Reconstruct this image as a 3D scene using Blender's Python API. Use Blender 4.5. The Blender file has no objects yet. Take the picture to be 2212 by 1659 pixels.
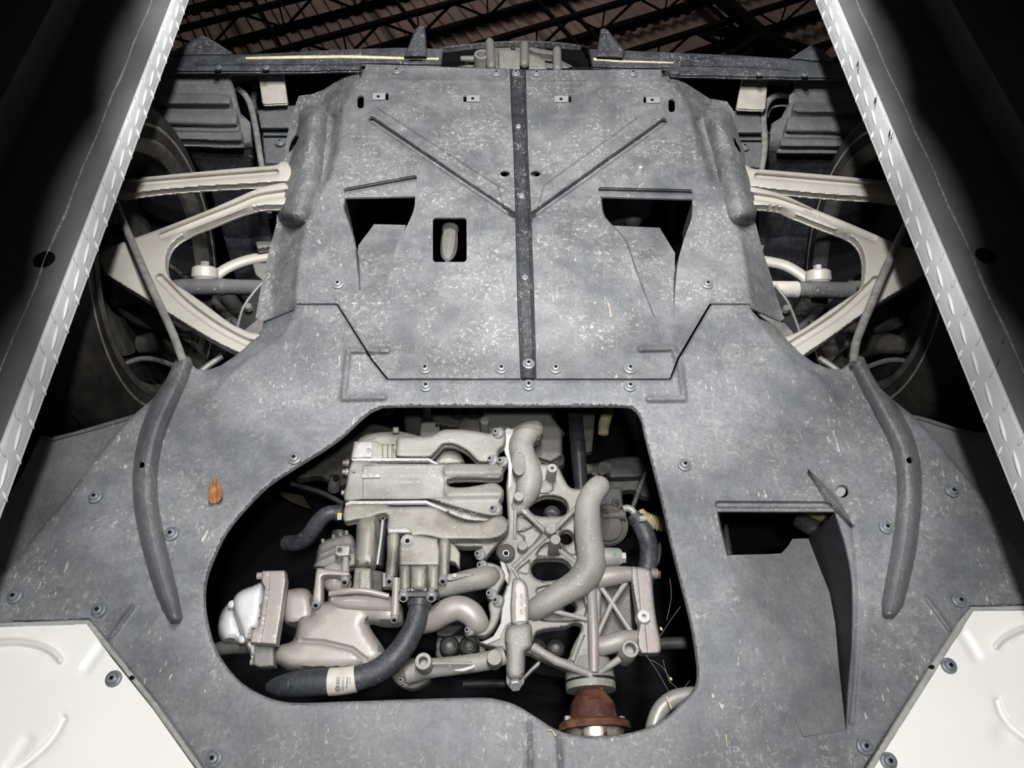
import bpy, bmesh, math, random
import numpy as np
from mathutils import Vector, Matrix, geometry

random.seed(7); rng = np.random.default_rng(7)
scene = bpy.context.scene
COL = scene.collection

# ------------------------------------------------------------------ camera
# world: x = across the car, -y = towards the car's tail, z = up.  The lens is
# 1 m above the shop floor and looks up at the underside about 1 m above it.
F, CX, CY, CAMX = 1600.0, 1106.0, 829.5, -0.0503
ROT = np.array([[0.99965891, 0.00500975, -0.02563127],
                [0.01770811, -0.85138919, 0.52423552],
                [-0.0191959, -0.52451059, -0.8511875]])
cam_d = bpy.data.cameras.new('camera'); cam = bpy.data.objects.new('camera', cam_d); COL.objects.link(cam)
cam_d.sensor_fit = 'HORIZONTAL'; cam_d.sensor_width = 36.0; cam_d.lens = 36.0 * F / 2212.0
cam_d.clip_start = 0.02; cam_d.clip_end = 100
mw = Matrix(ROT.tolist()).to_4x4(); mw.translation = (CAMX, 0, 1.0); cam.matrix_world = mw
scene.camera = cam

# ------------------------------------------------------------------ world, lamps, exposure
w = bpy.data.worlds.new('world'); scene.world = w; w.use_nodes = True
w.node_tree.nodes['Background'].inputs[0].default_value = (0.9, 0.95, 1.0, 1)
w.node_tree.nodes['Background'].inputs[1].default_value = 0.012
for ly, e, tl in ((0.05, 32, 0), (-0.16, 26, 0), (-0.37, 24, 3), (-0.58, 36, 9), (-0.78, 48, 15), (-0.98, 54, 17)):      # a bar of LED lamps on the floor under the middle of the car
    sp = bpy.data.lights.new('floor_lamp', 'SPOT'); spo = bpy.data.objects.new('floor_lamp', sp); COL.objects.link(spo)
    spo.location = (-0.02, ly, 0.70); spo.rotation_euler = (math.radians(180 + tl), 0, 0)
    sp.energy = e; sp.spot_size = math.radians(62.0 - tl * .10); sp.spot_blend = 0.04; sp.shadow_soft_size = 0.03; sp.color = (1.0, 0.985, 0.965)
sl = bpy.data.lights.new('roof_fill', 'POINT'); slo = bpy.data.objects.new('roof_fill', sl); COL.objects.link(slo)
slo.location = (0.0, -9.0, 2.6); sl.energy = 105; sl.shadow_soft_size = 0.5; sl.color = (1.0, 0.83, 0.74)  # added fill light with no visible source, brightens the roof deck
vs = scene.view_settings
vs.view_transform = 'Standard'; vs.look = 'None'; vs.gamma = 1.0; vs.exposure = 0.14; vs.use_curve_mapping = False

# ------------------------------------------------------------------ maths helpers
def rays(uv):
    uv = np.atleast_2d(np.asarray(uv, float))
    d = np.stack([uv[:, 0] - CX, CY - uv[:, 1], np.full(len(uv), -F)], 1) @ ROT.T
    return d / d[:, 2:3]
def PN(uv, h):
    """points of the place: where the sight line through uv meets the level h metres over the lens"""
    d = rays(uv); h = np.broadcast_to(np.asarray(h, float), (len(d),))
    return np.stack([CAMX + d[:, 0] * h, d[:, 1] * h, 1.0 + h], 1)
def P(u, v, h): return Vector(PN([(u, v)], h)[0])
def PX(u, v, x):
    d = rays([(u, v)])[0]; return P(u, v, (x - CAMX) / d[0])
def S(u, v, h): return (P(u + 1, v, h) - P(u, v, h)).length
def smooth01(t): t = np.clip(t, 0, 1); return t * t * (3 - 2 * t)
def spline(pts, n=5, closed=True):
    p = np.asarray(pts, float); N = len(p); out = []
    for i in range(N if closed else N - 1):
        a, b, c, d = (p[(i - 1) % N], p[i], p[(i + 1) % N], p[(i + 2) % N]) if closed else (p[max(i - 1, 0)], p[i], p[i + 1], p[min(i + 2, N - 1)])
        for k in range(n):
            t = k / n
            out.append(0.5 * (2 * b + (c - a) * t + (2 * a - 5 * b + 4 * c - d) * t * t + (3 * b - a - 3 * c + d) * t ** 3))
    if not closed: out.append(p[-1])
    return np.array(out)
def circ(u, v, rx, ry=None, n=16, a0=0.0):
    ry = rx if ry is None else ry
    return [(u + rx * math.cos(a0 + 2 * math.pi * i / n), v + ry * math.sin(a0 + 2 * math.pi * i / n)) for i in range(n)]
def rrect(u0, v0, u1, v1, r, n=4):
    o = []
    for cu, cv, a in ((u1 - r, v0 + r, -90), (u1 - r, v1 - r, 0), (u0 + r, v1 - r, 90), (u0 + r, v0 + r, 180)):
        for k in range(n + 1):
            t = math.radians(a + 90 * k / n); o.append((cu + r * math.cos(t), cv + r * math.sin(t)))
    return o
def dist_path(pts, path, closed=False, vals=None):
    p = np.asarray(pts, float); q = np.asarray(path, float); n = len(q) if closed else len(q) - 1
    best = np.full(len(p), 1e9); sgn = np.zeros(len(p)); val = np.zeros(len(p))
    for i in range(n):
        a, b = q[i], q[(i + 1) % len(q)]; ab = b - a; L = ab @ ab
        if L < 1e-9: continue
        t = np.clip(((p - a) @ ab) / L, 0, 1); r = p - (a + t[:, None] * ab); d = np.hypot(r[:, 0], r[:, 1])
        m = d < best; best[m] = d[m]
        sgn[m] = np.sign(ab[0] * (p[m, 1] - a[1]) - ab[1] * (p[m, 0] - a[0]))
        if vals is not None: val[m] = vals[i] + (vals[(i + 1) % len(q)] - vals[i]) * t[m]
    return best, sgn, val
def inside(pts, poly):
    p = np.asarray(pts, float); q = np.asarray(poly, float); c = np.zeros(len(p), bool); j = len(q) - 1
    for i in range(len(q)):
        a, b = q[i], q[j]
        if a[1] != b[1]:
            m = ((a[1] > p[:, 1]) != (b[1] > p[:, 1])) & (p[:, 0] < (b[0] - a[0]) * (p[:, 1] - a[1]) / (b[1] - a[1]) + a[0])
            c ^= m
        j = i
    return c
def resample(poly, step):
    q = np.asarray(poly, float); o = []
    for i in range(len(q)):
        a, b = q[i], q[(i + 1) % len(q)]; n = max(1, int(np.hypot(*(b - a)) / step))
        for k in range(n): o.append(a + (b - a) * k / n)
    o2 = [o[0]]
    for x in o[1:]:
        if np.hypot(*(x - o2[-1])) > 0.3: o2.append(x)
    return np.array(o2)

# ------------------------------------------------------------------ relief features (px plan, metres of height; + is up, away from the lens)
class Rib:
    def __init__(s, path, hw, dz, round_=False, fine=None, closed=False):
        s.path = np.asarray(path, float); s.hw = np.full(len(s.path), float(hw)) if np.isscalar(hw) else np.asarray(hw, float)
        s.dz = dz; s.round = round_; s.closed = closed
    def __call__(s, p):
        d, _, w = dist_path(p, s.path, s.closed, s.hw); t = np.clip(d / w, 0, 1)
        return s.dz * (np.cos(t * np.pi / 2) if s.round else smooth01(1.0 - t))
    def near(s, p): d, _, w = dist_path(p, s.path, s.closed, s.hw); return d < w * 1.25 + 2
    def offs(s, w): return [w * f for f in ((0, .3, .55, .75, .88, .96, 1.0) if s.round else (0, .25, .5, .75, 1.0))]
    def samples(s):
        o = []; q = s.path
        for i in range(len(q) - 1):
            a, b = q[i], q[i + 1]; L = np.hypot(*(b - a)); n = max(1, int(L / 3.5)); t = (b - a) / max(L, 1e-6); nn = np.array([-t[1], t[0]])
            for k in range(n):
                c = a + (b - a) * (k / n); w = s.hw[i] + (s.hw[i + 1] - s.hw[i]) * k / n
                for f in s.offs(w): o += [c + nn * f, c - nn * f] if f else [c]
        for e, d in ((q[0], q[0] - q[1]), (q[-1], q[-1] - q[-2])):
            a0 = math.atan2(d[1], d[0]); w = s.hw[0] if e is q[0] else s.hw[-1]
            for f in s.offs(w)[1:]:
                for k in range(-3, 4): o.append(e + f * np.array([math.cos(a0 + k * .5), math.sin(a0 + k * .5)]))
        return np.array(o)
class Groove(Rib):      # flat-floored channel with steep walls
    def __init__(s, path, hw, dz, wall=3.5): super().__init__(path, hw, dz); s.wall = wall
    def __call__(s, p):
        d, _, w = dist_path(p, s.path, False, s.hw); return s.dz * smooth01((w - d) / s.wall)
    def offs(s, w): return [0, w - s.wall, w - s.wall * .66, w - s.wall * .33, w]
class Step:             # a level change inside an outline
    def __init__(s, poly, dz, wd): s.poly = np.asarray(poly, float); s.dz = dz; s.w = wd
    def __call__(s, p):
        d, _, _ = dist_path(p, s.poly, True); return np.where(inside(p, s.poly), s.dz * smooth01(d / s.w), 0)
    def near(s, p): d, _, _ = dist_path(p, s.poly, True); return (d < s.w * 1.2 + 3)
    def samples(s):
        o = []; q = s.poly
        for i in range(len(q)):
            a, b = q[i], q[(i + 1) % len(q)]; L = np.hypot(*(b - a)); t = (b - a) / max(L, 1e-6); nn = np.array([-t[1], t[0]])
            for k in range(max(1, int(L / 4))):
                c = a + t * 4 * k
                for f in (-1, -.66, -.33, 0, .33, .66, 1): o.append(c + nn * f * s.w)
        return np.array(o)
class Slope:            # flank falling away on one side of a crease
    def __init__(s, path, side, k, mx, soft=8, fade=0):
        s.path = path; s.side = side; s.k = k; s.mx = mx; s.soft = soft; n = len(path); s.v = [1.0] * n
        for i in range(fade): s.v[n - 1 - i] = i / fade
    def __call__(s, p):
        d, g, v = dist_path(p, s.path, False, s.v); d = np.where(g == s.side, d, 0)
        return np.minimum(s.k * d * smooth01(d / s.soft), s.mx) * smooth01(v)
    def near(s, p): d, _, _ = dist_path(p, s.path); return d < s.soft * 1.3
class Bump:
    def __init__(s, u, v, r, dz, ry=None): s.c = (u, v); s.r = r; s.ry = ry or r; s.dz = dz
    def _t(s, p): return np.hypot((p[:, 0] - s.c[0]) / s.r, (p[:, 1] - s.c[1]) / s.ry)
    def __call__(s, p): return s.dz * np.where(s._t(p) < 1, (np.cos(np.pi * np.clip(s._t(p), 0, 1)) + 1) / 2, 0)
    def near(s, p): return s._t(p) < 1.1

# ------------------------------------------------------------------ object helpers
MAT = {}
def link(o, parent=None):
    COL.objects.link(o)
    if parent is not None:
        o.parent = parent
        o.matrix_parent_inverse = Matrix.Translation(parent.location).inverted() if parent.type == 'EMPTY' else Matrix.Identity(4)
    return o
def make(name, verts, faces, mat, parent=None, sharp=38):
    me = bpy.data.meshes.new(name); me.from_pydata([tuple(v) for v in verts], [], [tuple(f) for f in faces]); me.update()
    bm = bmesh.new(); bm.from_mesh(me); bmesh.ops.recalc_face_normals(bm, faces=bm.faces); bm.to_mesh(me); bm.free()
    me.polygons.foreach_set('use_smooth', [True] * len(me.polygons))
    me.set_sharp_from_angle(angle=math.radians(sharp))
    me.materials.append(MAT[mat])
    return link(bpy.data.objects.new(name, me), parent)
def tag(o, label, cat, group=None, kind=None):
    o['label'] = label; o['category'] = cat
    if group: o['group'] = group
    if kind: o['kind'] = kind
    return o
def thing(name, label, cat, loc, group=None):
    o = bpy.data.objects.new(name, None); COL.objects.link(o); o.location = loc; o.empty_display_size = 0.02
    return tag(o, label, cat, group)
def shared(name, me, loc, parent, rot=None, scale=1.0):
    o = bpy.data.objects.new(name, me)
    o.matrix_basis = Matrix.Translation(loc) @ (rot.to_4x4() if rot is not None else Matrix.Identity(4)) @ Matrix.Scale(scale, 4)
    return link(o, parent)

def sheet(name, outer, mat, parent, h, feats=(), holes=(), thick=0.004, step=12.0, fine=4.0, edge=None, tilt=None, sharp=38, bstep=None, edge_loops=None):
    """a moulded or cast piece: plan outline, relief, real thickness upwards"""
    bstep = bstep or step
    loops = [resample(outer, bstep)] + [resample(hh, min(bstep, 6)) for hh in holes]
    lo = loops[0].min(0); hi = loops[0].max(0)
    def grid(s):
        gx = np.arange(lo[0] + s * .5, hi[0], s); gy = np.arange(lo[1] + s * .5, hi[1], s)
        g = np.stack(np.meshgrid(gx, gy), -1).reshape(-1, 2)
        if len(g) == 0: return g
        g = g + rng.uniform(-.18, .18, g.shape) * s
        return g
    def ok(g, s):
        if len(g) == 0: return g, np.zeros(0)
        m = inside(g, loops[0])
        for l in loops[1:]: m &= ~inside(g, l)
        g = g[m]
        if len(g) == 0: return g, np.zeros(0)
        d = np.full(len(g), 1e9)
        for l in loops: d = np.minimum(d, dist_path(g, l, True)[0])
        k = d > s * .42
        return g[k], d[k]
    def mask(g, d):
        m = np.zeros(len(g), bool)
        for f in feats: m |= f.near(g)
        if edge: m |= d < edge[0] * 1.25
        return m
    gc, dc = ok(grid(step), step)
    pts = [gc[~mask(gc, dc)]] if len(gc) else []
    if feats or edge:
        gf, df = ok(grid(fine), fine)
        sm = [f.samples() for f in feats if hasattr(f, 'samples')]
        if sm: sm, _ = ok(np.vstack(sm), 3.0)
        if len(gf):
            gf = gf[mask(gf, df)]
            if len(sm):
                cell = set(map(tuple, np.floor(sm / 2.5).astype(int))); q = np.floor(gf / 2.5).astype(int)
                gf = gf[[all((x + i, y + j) not in cell for i in (-1, 0, 1) for j in (-1, 0, 1)) for x, y in q]]
            pts.append(gf)
        if len(sm):
            _, ix = np.unique(np.floor(sm / 1.2).astype(int), axis=0, return_index=True); pts.append(sm[ix])
    V = []; E = []
    for l in loops:
        b = len(V); V += [tuple(x) for x in l]; E += [(b + i, b + (i + 1) % len(l)) for i in range(len(l))]
    for p in pts: V += [tuple(x) for x in p]
    ov, oe, of, *_ = geometry.delaunay_2d_cdt([Vector(x) for x in V], E, [], 0, 1e-3)
    uv = np.array([(x[0], x[1]) for x in ov]); tri = np.array([f for f in of if len(f) == 3])
    c = uv[tri].mean(1); keep = inside(c, loops[0])
    for l in loops[1:]: keep &= ~inside(c, l)
    tri = tri[keep]
    used = np.unique(tri); rm = -np.ones(len(uv), int); rm[used] = np.arange(len(used)); uv = uv[used]; tri = rm[tri]
    hh = np.full(len(uv), float(h)) if tilt is None else tilt(uv)
    for f in feats: hh = hh + f(uv)
    if edge:
        d = np.full(len(uv), 1e9)
        for i_, l in enumerate(loops):
            if edge_loops is None or i_ in edge_loops: d = np.minimum(d, dist_path(uv, l, True)[0])
        t = np.clip(1 - d / edge[0], 0, 1); hh = hh + edge[1] * (1 - np.sqrt(np.clip(1 - t * t, 0, 1)))
    X = PN(uv, hh); n = len(X)
    e = {}
    for t in tri:
        for i in range(3):
            a, b = int(t[i]), int(t[(i + 1) % 3]); e[(a, b)] = e.get((a, b), 0) + 1
    faces = [tuple(map(int, t)) for t in tri] + [tuple(int(x) + n for x in t[::-1]) for t in tri]
    for (a, b) in e:
        if (b, a) not in e: faces.append((b, a, a + n, b + n))
    X2 = X + np.array([0, 0, thick])
    return make(name, np.vstack([X, X2]), faces, mat, parent, sharp)

def cast(name, outline, mat, parent, h, depth=0.03, rnd=5, rz=None, feats=(), holes=(), step=None, curve=True, tilt=None, n=4):
    o = spline(outline, n) if curve else np.asarray(outline, float); depth = min(depth, .015)
    sz = min(np.ptp(o[:, 0]), np.ptp(o[:, 1])); rnd = min(rnd, sz * .49)
    s = step or max(3.0, min(10, sz / 5))
    rz = rnd * S(o[0][0], o[0][1], h) if rz is None else rz
    return sheet(name, o, mat, parent, h, feats, holes, depth, s, max(1.6, rnd / 2.6), (rnd, rz), tilt, bstep=max(2.5, min(s, 6)))

def frames(pts):
    t = [(pts[min(i + 1, len(pts) - 1)] - pts[max(i - 1, 0)]).normalized() for i in range(len(pts))]
    up = Vector((0, 0, 1)); a = t[0].cross(up)
    if a.length < 1e-3: a = t[0].cross(Vector((1, 0, 0)))
    a.normalize(); out = []
    for x in t:
        a = (a - x * a.dot(x)); a.normalize(); out.append((a.copy(), x.cross(a)))
    return t, out
def tube_w(name, pts, rad, mat, parent, k=14, cap='flat', squash=1.0, sharp=38):
    pts = [Vector(p) for p in pts]; t, fr = frames(pts); pts = list(pts); rad = list(rad)
    if cap == 'round':
        def dome(p, d, r, f): return [(p + d * r * math.sin(a), r * math.cos(a), f) for a in (0.45, 0.9, 1.3)]
        st = dome(pts[0], -t[0], rad[0], fr[0])[::-1]; en = dome(pts[-1], t[-1], rad[-1], fr[-1])
        pts = [s[0] for s in st] + pts + [s[0] for s in en]; rad = [s[1] for s in st] + rad + [s[1] for s in en]
        fr = [s[2] for s in st] + fr + [s[2] for s in en]
    V = []; Fc = []
    for p, r, (a, b) in zip(pts, rad, fr):
        for i in range(k):
            th = 2 * math.pi * i / k; V.append(p + a * (r * math.cos(th)) + b * (r * squash * math.sin(th)))
    for i in range(len(pts) - 1):
        for j in range(k): Fc.append((i * k + j, i * k + (j + 1) % k, (i + 1) * k + (j + 1) % k, (i + 1) * k + j))
    Fc.append(tuple(range(k - 1, -1, -1))); m = (len(pts) - 1) * k; Fc.append(tuple(range(m, m + k)))
    return make(name, V, Fc, mat, parent, sharp)
def tube(name, path, mat, parent, k=14, n=6, cap='flat', squash=1.0, ribs=0, ramp=.16):
    """path: (u, v, h, radius in px)"""
    q = spline(path, n if not ribs else max(n, ribs), False)
    pts = [P(*x[:3]) for x in q]; rad = [max(x[3], .2) * S(x[0], x[1], x[2]) for x in q]
    if ribs: rad = [r * (1 + ramp * (1 if i % 2 else -1) * .5) for i, r in enumerate(rad)]
    return tube_w(name, pts, rad, mat, parent, k, cap, squash)
def lathe(name, p0, axis, prof, mat, parent, k=24, sharp=32, ring=False):
    p0 = Vector(p0); z = Vector(axis).normalized(); x = z.orthogonal().normalized(); y = z.cross(x); V = []; Fc = []
    for (t, r) in prof:
        for i in range(k):
            a = 2 * math.pi * i / k; V.append(p0 + z * t + x * (r * math.cos(a)) + y * (r * math.sin(a)))
    for i in range(len(prof) - 1):
        for j in range(k): Fc.append((i * k + j, i * k + (j + 1) % k, (i + 1) * k + (j + 1) % k, (i + 1) * k + j))
    m = (len(prof) - 1) * k
    if ring:
        for j in range(k): Fc.append((m + j, m + (j + 1) % k, (j + 1) % k, j))
    else: Fc.append(tuple(range(k - 1, -1, -1))); Fc.append(tuple(range(m, m + k)))
    return make(name, V, Fc, mat, parent, sharp)
def post(name, u, v, h, r, length, mat, parent, bore=0, k=20):
    """round boss standing down from a casting: its end face is at (u, v, h)"""
    s = S(u, v, h); R = r * s
    if bore: prof = [(-.004, bore * s * .98), (.004 + .012, bore * s * .98)]; 
    p = P(u, v, h)
    if not bore: return lathe(name, p, (0, 0, 1), [(0, R * .90), (.0008, R * .97), (.002, R), (length, R * 1.06)], mat, parent, k)
    B = bore * s
    return lathe(name, p, (0, 0, 1), [(.018, B * .9), (.0005, B), (0, B * 1.06), (0, R * .93), (.0015, R), (length, R * 1.06)], mat, parent, k)
def box(name, x, y, z, mat, parent=None, bev=0.0):
    me = bpy.data.meshes.new(name); bm = bmesh.new(); bmesh.ops.create_cube(bm, size=1.0)
    bmesh.ops.scale(bm, vec=(x[1] - x[0], y[1] - y[0], z[1] - z[0]), verts=bm.verts)
    bmesh.ops.translate(bm, vec=((x[0] + x[1]) / 2, (y[0] + y[1]) / 2, (z[0] + z[1]) / 2), verts=bm.verts)
    if bev: bmesh.ops.bevel(bm, geom=bm.edges[:], offset=bev, segments=2, affect='EDGES', profile=.5)
    bm.to_mesh(me); bm.free(); me.materials.append(MAT[mat])
    me.polygons.foreach_set('use_smooth', [True] * len(me.polygons)); me.set_sharp_from_angle(angle=math.radians(35))
    return link(bpy.data.objects.new(name, me), parent)
def bar_w(name, a, b, wd, ht, mat, parent):
    """straight rectangular member between two points of the place"""
    a = Vector(a); b = Vector(b); t = (b - a).normalized(); s = t.cross(Vector((0, 0, 1)))
    if s.length < 1e-3: s = Vector((1, 0, 0))
    s.normalize(); n = s.cross(t); V = []
    for p in (a, b):
        for i, j in ((-1, -1), (1, -1), (1, 1), (-1, 1)): V.append(p + s * (wd / 2 * i) + n * (ht / 2 * j))
    return make(name, V, [(0, 1, 2, 3), (7, 6, 5, 4), (0, 4, 5, 1), (1, 5, 6, 2), (2, 6, 7, 3), (3, 7, 4, 0)], mat, parent)
def text(name, body, u, v, h, size, rot, mat, parent, thick=0.0006, hfun=None, squeeze=1.0):
    cu = bpy.data.curves.new('t', 'FONT'); cu.body = body; cu.align_x = 'CENTER'; cu.align_y = 'CENTER'; cu.size = 1.0; cu.resolution_u = 2
    to = bpy.data.objects.new('t', cu); COL.objects.link(to)
    me = bpy.data.meshes.new_from_object(to.evaluated_get(bpy.context.evaluated_depsgraph_get()))
    X = np.array([x.co[:] for x in me.vertices]); fc = [tuple(p.vertices) for p in me.polygons]
    bpy.data.objects.remove(to); bpy.data.curves.remove(cu); bpy.data.meshes.remove(me)
    r = math.radians(rot); x = X[:, 0] * size * squeeze; y = X[:, 1] * size
    uv = np.stack([u + x * math.cos(r) - y * math.sin(r), v - (x * math.sin(r) + y * math.cos(r))], 1)
    hh = hfun(uv) if hfun else h
    A = PN(uv, hh); B = A + np.array([0, 0, thick]); n = len(A)
    faces = fc + [tuple(i + n for i in f[::-1]) for f in fc]
    e = set()
    for f in fc:
        for i in range(len(f)): e.add((f[i], f[(i + 1) % len(f)]))
    for (a, b) in e:
        if (b, a) not in e: faces.append((b, a, a + n, b + n))
    return make(name, np.vstack([A, B]), faces, mat, parent)
def ring_flat(name, u, v, h, rx, ry, wd, mat, parent, thick=.0006, n=24, hfun=None):
    o = np.array(circ(u, v, rx, ry, n)); i = np.array(circ(u, v, rx - wd, ry - wd, n)); uv = np.vstack([o, i])
    A = PN(uv, hfun(uv) if hfun else h); B = A + np.array([0, 0, thick]); m = 2 * n; fc = []
    for k in range(n):
        l = (k + 1) % n; fc += [(k, l, n + l, n + k), (m + k, m + n + k, m + n + l, m + l), (k, m + k, m + l, l), (n + k, n + l, m + n + l, m + n + k)]
    return make(name, np.vstack([A, B]), fc, mat, parent)
# ------------------------------------------------------------------ materials (all procedural)
class NT:
    def __init__(s, name):
        m = bpy.data.materials.new(name); m.use_nodes = True; s.m = m; s.t = m.node_tree; s.b = s.t.nodes['Principled BSDF']
        g = s.t.nodes.new('ShaderNodeNewGeometry'); s.pos = g.outputs['Position']; MAT[name] = m
    def val(s, sock, v):
        if hasattr(v, 'links'): s.t.links.new(v, sock)
        else: sock.default_value = v
    def scaled(s, sx, sy, sz, rz=0):
        n = s.t.nodes.new('ShaderNodeMapping'); s.t.links.new(s.pos, n.inputs[0]); n.inputs['Scale'].default_value = (sx, sy, sz); n.inputs['Rotation'].default_value = (0, 0, rz)
        return n.outputs[0]
    def noise(s, scale, detail=4, rough=.55, dist=0.0, vec=None, off=0):
        n = s.t.nodes.new('ShaderNodeTexNoise'); n.inputs['Scale'].default_value = scale; n.inputs['Detail'].default_value = detail
        n.inputs['Roughness'].default_value = rough; n.inputs['Distortion'].default_value = dist
        s.t.links.new(vec if vec is not None else s.pos, n.inputs['Vector'])
        return n.outputs[0]
    def math(s, op, a, b=0.0, clamp=False):
        n = s.t.nodes.new('ShaderNodeMath'); n.operation = op; n.use_clamp = clamp; s.val(n.inputs[0], a); s.val(n.inputs[1], b); return n.outputs[0]
    def rng(s, x, a, b, c=0.0, d=1.0):
        n = s.t.nodes.new('ShaderNodeMapRange'); n.interpolation_type = 'SMOOTHSTEP'; s.val(n.inputs[0], x)
        for i, q in enumerate((a, b, c, d)): n.inputs[i + 1].default_value = q
        return n.outputs[0]
    def mix(s, f, a, b):
        n = s.t.nodes.new('ShaderNodeMix'); n.data_type = 'RGBA'; s.val(n.inputs[0], f)
        for k, q in ((6, a), (7, b)): s.val(n.inputs[k], q if hasattr(q, 'links') else (*q, 1))
        return n.outputs[2]
    def line(s, x, w): return s.rng(s.math('ABSOLUTE', s.math('SUBTRACT', x, .5)), 0, w, 1, 0)
    def bump(s, hgt, strength, dist=.002):
        n = s.t.nodes.new('ShaderNodeBump'); n.inputs['Strength'].default_value = strength; n.inputs['Distance'].default_value = dist
        s.t.links.new(hgt, n.inputs['Height']); s.t.links.new(n.outputs[0], s.b.inputs['Normal'])
    def out(s, col, rough=.6, metal=0.0, spec=.4):
        s.val(s.b.inputs['Base Color'], col if hasattr(col, 'links') else (*col, 1)); s.val(s.b.inputs['Roughness'], rough)
        s.val(s.b.inputs['Metallic'], metal); s.b.inputs['Specular IOR Level'].default_value = spec

def plastic(name, dark, dust, amount, worm, streak, spec=.35):
    n = NT(name)
    big = n.rng(n.noise(4.5, 5, .6), .36, .66); mid = n.rng(n.noise(28, 6, .65), .35, .7); fine = n.noise(190, 4, .7)
    c = n.mix(n.math('MULTIPLY', n.math('ADD', n.math('MULTIPLY', big, .40), n.math('MULTIPLY', mid, .32)), amount), dark, dust)
    c = n.mix(n.math('MULTIPLY', n.rng(fine, .35, .75), .45), c, tuple(x * .62 for x in dark))
    # dried splash marks: thin wandering lines in patches, flecks stretched along the travel of the car
    patch = n.rng(n.noise(9, 3, .5, .6), .42, .60)
    w1 = n.math('MAXIMUM', n.line(n.noise(48, 2, .5, .9), .020), n.line(n.noise(92, 2, .5, .8), .026)); w2 = n.rng(n.noise(105, 2, .5), .49, .56)
    worms = n.math('MULTIPLY', n.math('MULTIPLY', w1, w2), patch)
    fl = n.rng(n.noise(1.0, 3, .6, 0, n.scaled(210, 60, 210, .12)), .635, .70); fp = n.rng(n.noise(7, 2), .44, .60)
    fl2 = n.rng(n.noise(420, 2, .5), .70, .76)
    dirt = n.math('MAXIMUM', n.math('MULTIPLY', worms, worm), n.math('MULTIPLY', n.math('MAXIMUM', n.math('MULTIPLY', fl, fp), n.math('MULTIPLY', fl2, .5)), streak))
    c = n.mix(dirt, c, (.50, .48, .41))
    scr = n.line(n.noise(1.0, 2, .5, .4, n.scaled(120, 9, 60, .5)), .006)
    c = n.mix(n.math('MULTIPLY', scr, .22), c, (.42, .43, .45))
    n.out(c, n.rng(mid, 0, 1, .48, .68), 0, spec)
    n.bump(n.math('ADD', fine, n.math('MULTIPLY', dirt, .8)), .18, .0012)
def metal(name, base, stain, amt=.35, rough=.5, mt=.25, grain=.35, speck=.25):
    n = NT(name); big = n.rng(n.noise(16, 5, .6), .42, .72); fine = n.noise(520, 3, .65)
    c = n.mix(n.math('MULTIPLY', big, amt), base, stain)
    c = n.mix(n.math('MULTIPLY', n.rng(fine, .38, .68), grain), c, tuple(x * .55 for x in base))
    sp_ = n.math('MULTIPLY', n.rng(n.noise(260, 2, .5), .64, .70), n.rng(n.noise(20, 2), .42, .62))
    c = n.mix(n.math('MULTIPLY', sp_, speck), c, (.86, .82, .68))
    n.out(c, rough, mt, .5); n.bump(fine, .22, .0007)
def plain(name, col, rough=.6, mt=0.0, var=.25, sc=35, spec=.4, bump=.1):
    n = NT(name); x = n.noise(sc, 5, .6)
    n.out(n.mix(n.rng(x, .3, .7), tuple(q * (1 - var) for q in col), tuple(min(1, q * (1 + var * .6)) for q in col)), rough, mt, spec)
    if bump: n.bump(n.noise(sc * 9, 3), bump, .001)

plastic('dusty_plastic', (.100, .104, .112), (.275, .281, .290), 1.0, .75, .8)
plastic('tray_plastic', (.120, .125, .135), (.275, .283, .297), 1.0, .45, .95)
plastic('clean_plastic', (.042, .045, .052), (.095, .10, .11), .8, .1, .30)
plastic('strip_plastic', (.020, .022, .027), (.085, .09, .10), .7, .55, .5)
plastic('liner_plastic', (.095, .098, .103), (.20, .205, .21), .8, .1, .25)
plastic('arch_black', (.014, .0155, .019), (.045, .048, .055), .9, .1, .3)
plastic('clean_plastic2', (.125, .129, .137), (.245, .25, .258), .9, .05, .30)
metal('screw_zinc', (.23, .24, .25), (.15, .155, .165), .6, .45, .2, .2, .1)
plain('screw_grey', (.17, .185, .21), .45, .1, .35, 120)
plain('duct_black', (.016, .017, .020), .75)
metal('cast_alloy', (.285, .281, .262), (.17, .163, .145), .85, .6, .10, .55, .45)
metal('cast_alloy_dull', (.19, .187, .176), (.12, .115, .105), .7, .58, .15)
metal('pump_alloy', (.36, .335, .315), (.28, .255, .225), .6, .45, .2, .2, .12)
metal('oiled_alloy', (.30, .287, .255), (.08, .07, .058), .8, .5, .12, .3, .2)
metal('pink_alloy', (.30, .285, .275), (.30, .19, .19), .45, .5, .2)
metal('machined_alloy', (.46, .46, .455), (.36, .36, .355), .5, .35, .35, .1, .05)
metal('polished_alloy', (.62, .62, .63), (.52, .52, .51), .4, .40, .15, .05, .02)
metal('arm_alloy', (.50, .48, .435), (.38, .355, .31), .45, .46, .15, .12, .06)
metal('bolt_steel', (.42, .42, .425), (.30, .30, .30), .4, .36, .45, .08, .05)
metal('dirty_steel', (.24, .235, .225), (.16, .15, .13), .6, .5, .3)
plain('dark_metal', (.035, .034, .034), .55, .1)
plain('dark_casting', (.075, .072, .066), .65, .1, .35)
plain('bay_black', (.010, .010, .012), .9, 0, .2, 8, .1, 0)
plain('black_steel', (.020, .021, .024), .30, .2, .3, 40, .5)
plain('socket_black', (.006, .006, .007), .7, 0, .1, 40, .1, 0)
plastic('rubber', (.022, .024, .029), (.065, .07, .082), .9, .15, .2, .5)
plain('tyre_rubber', (.027, .0255, .024), .75, 0, .55, 22, .25)
plain('cable_grey', (.20, .195, .185), .6, 0, .3, 60)
plain('cable_dark', (.11, .105, .10), .6, 0, .3, 60)
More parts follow.
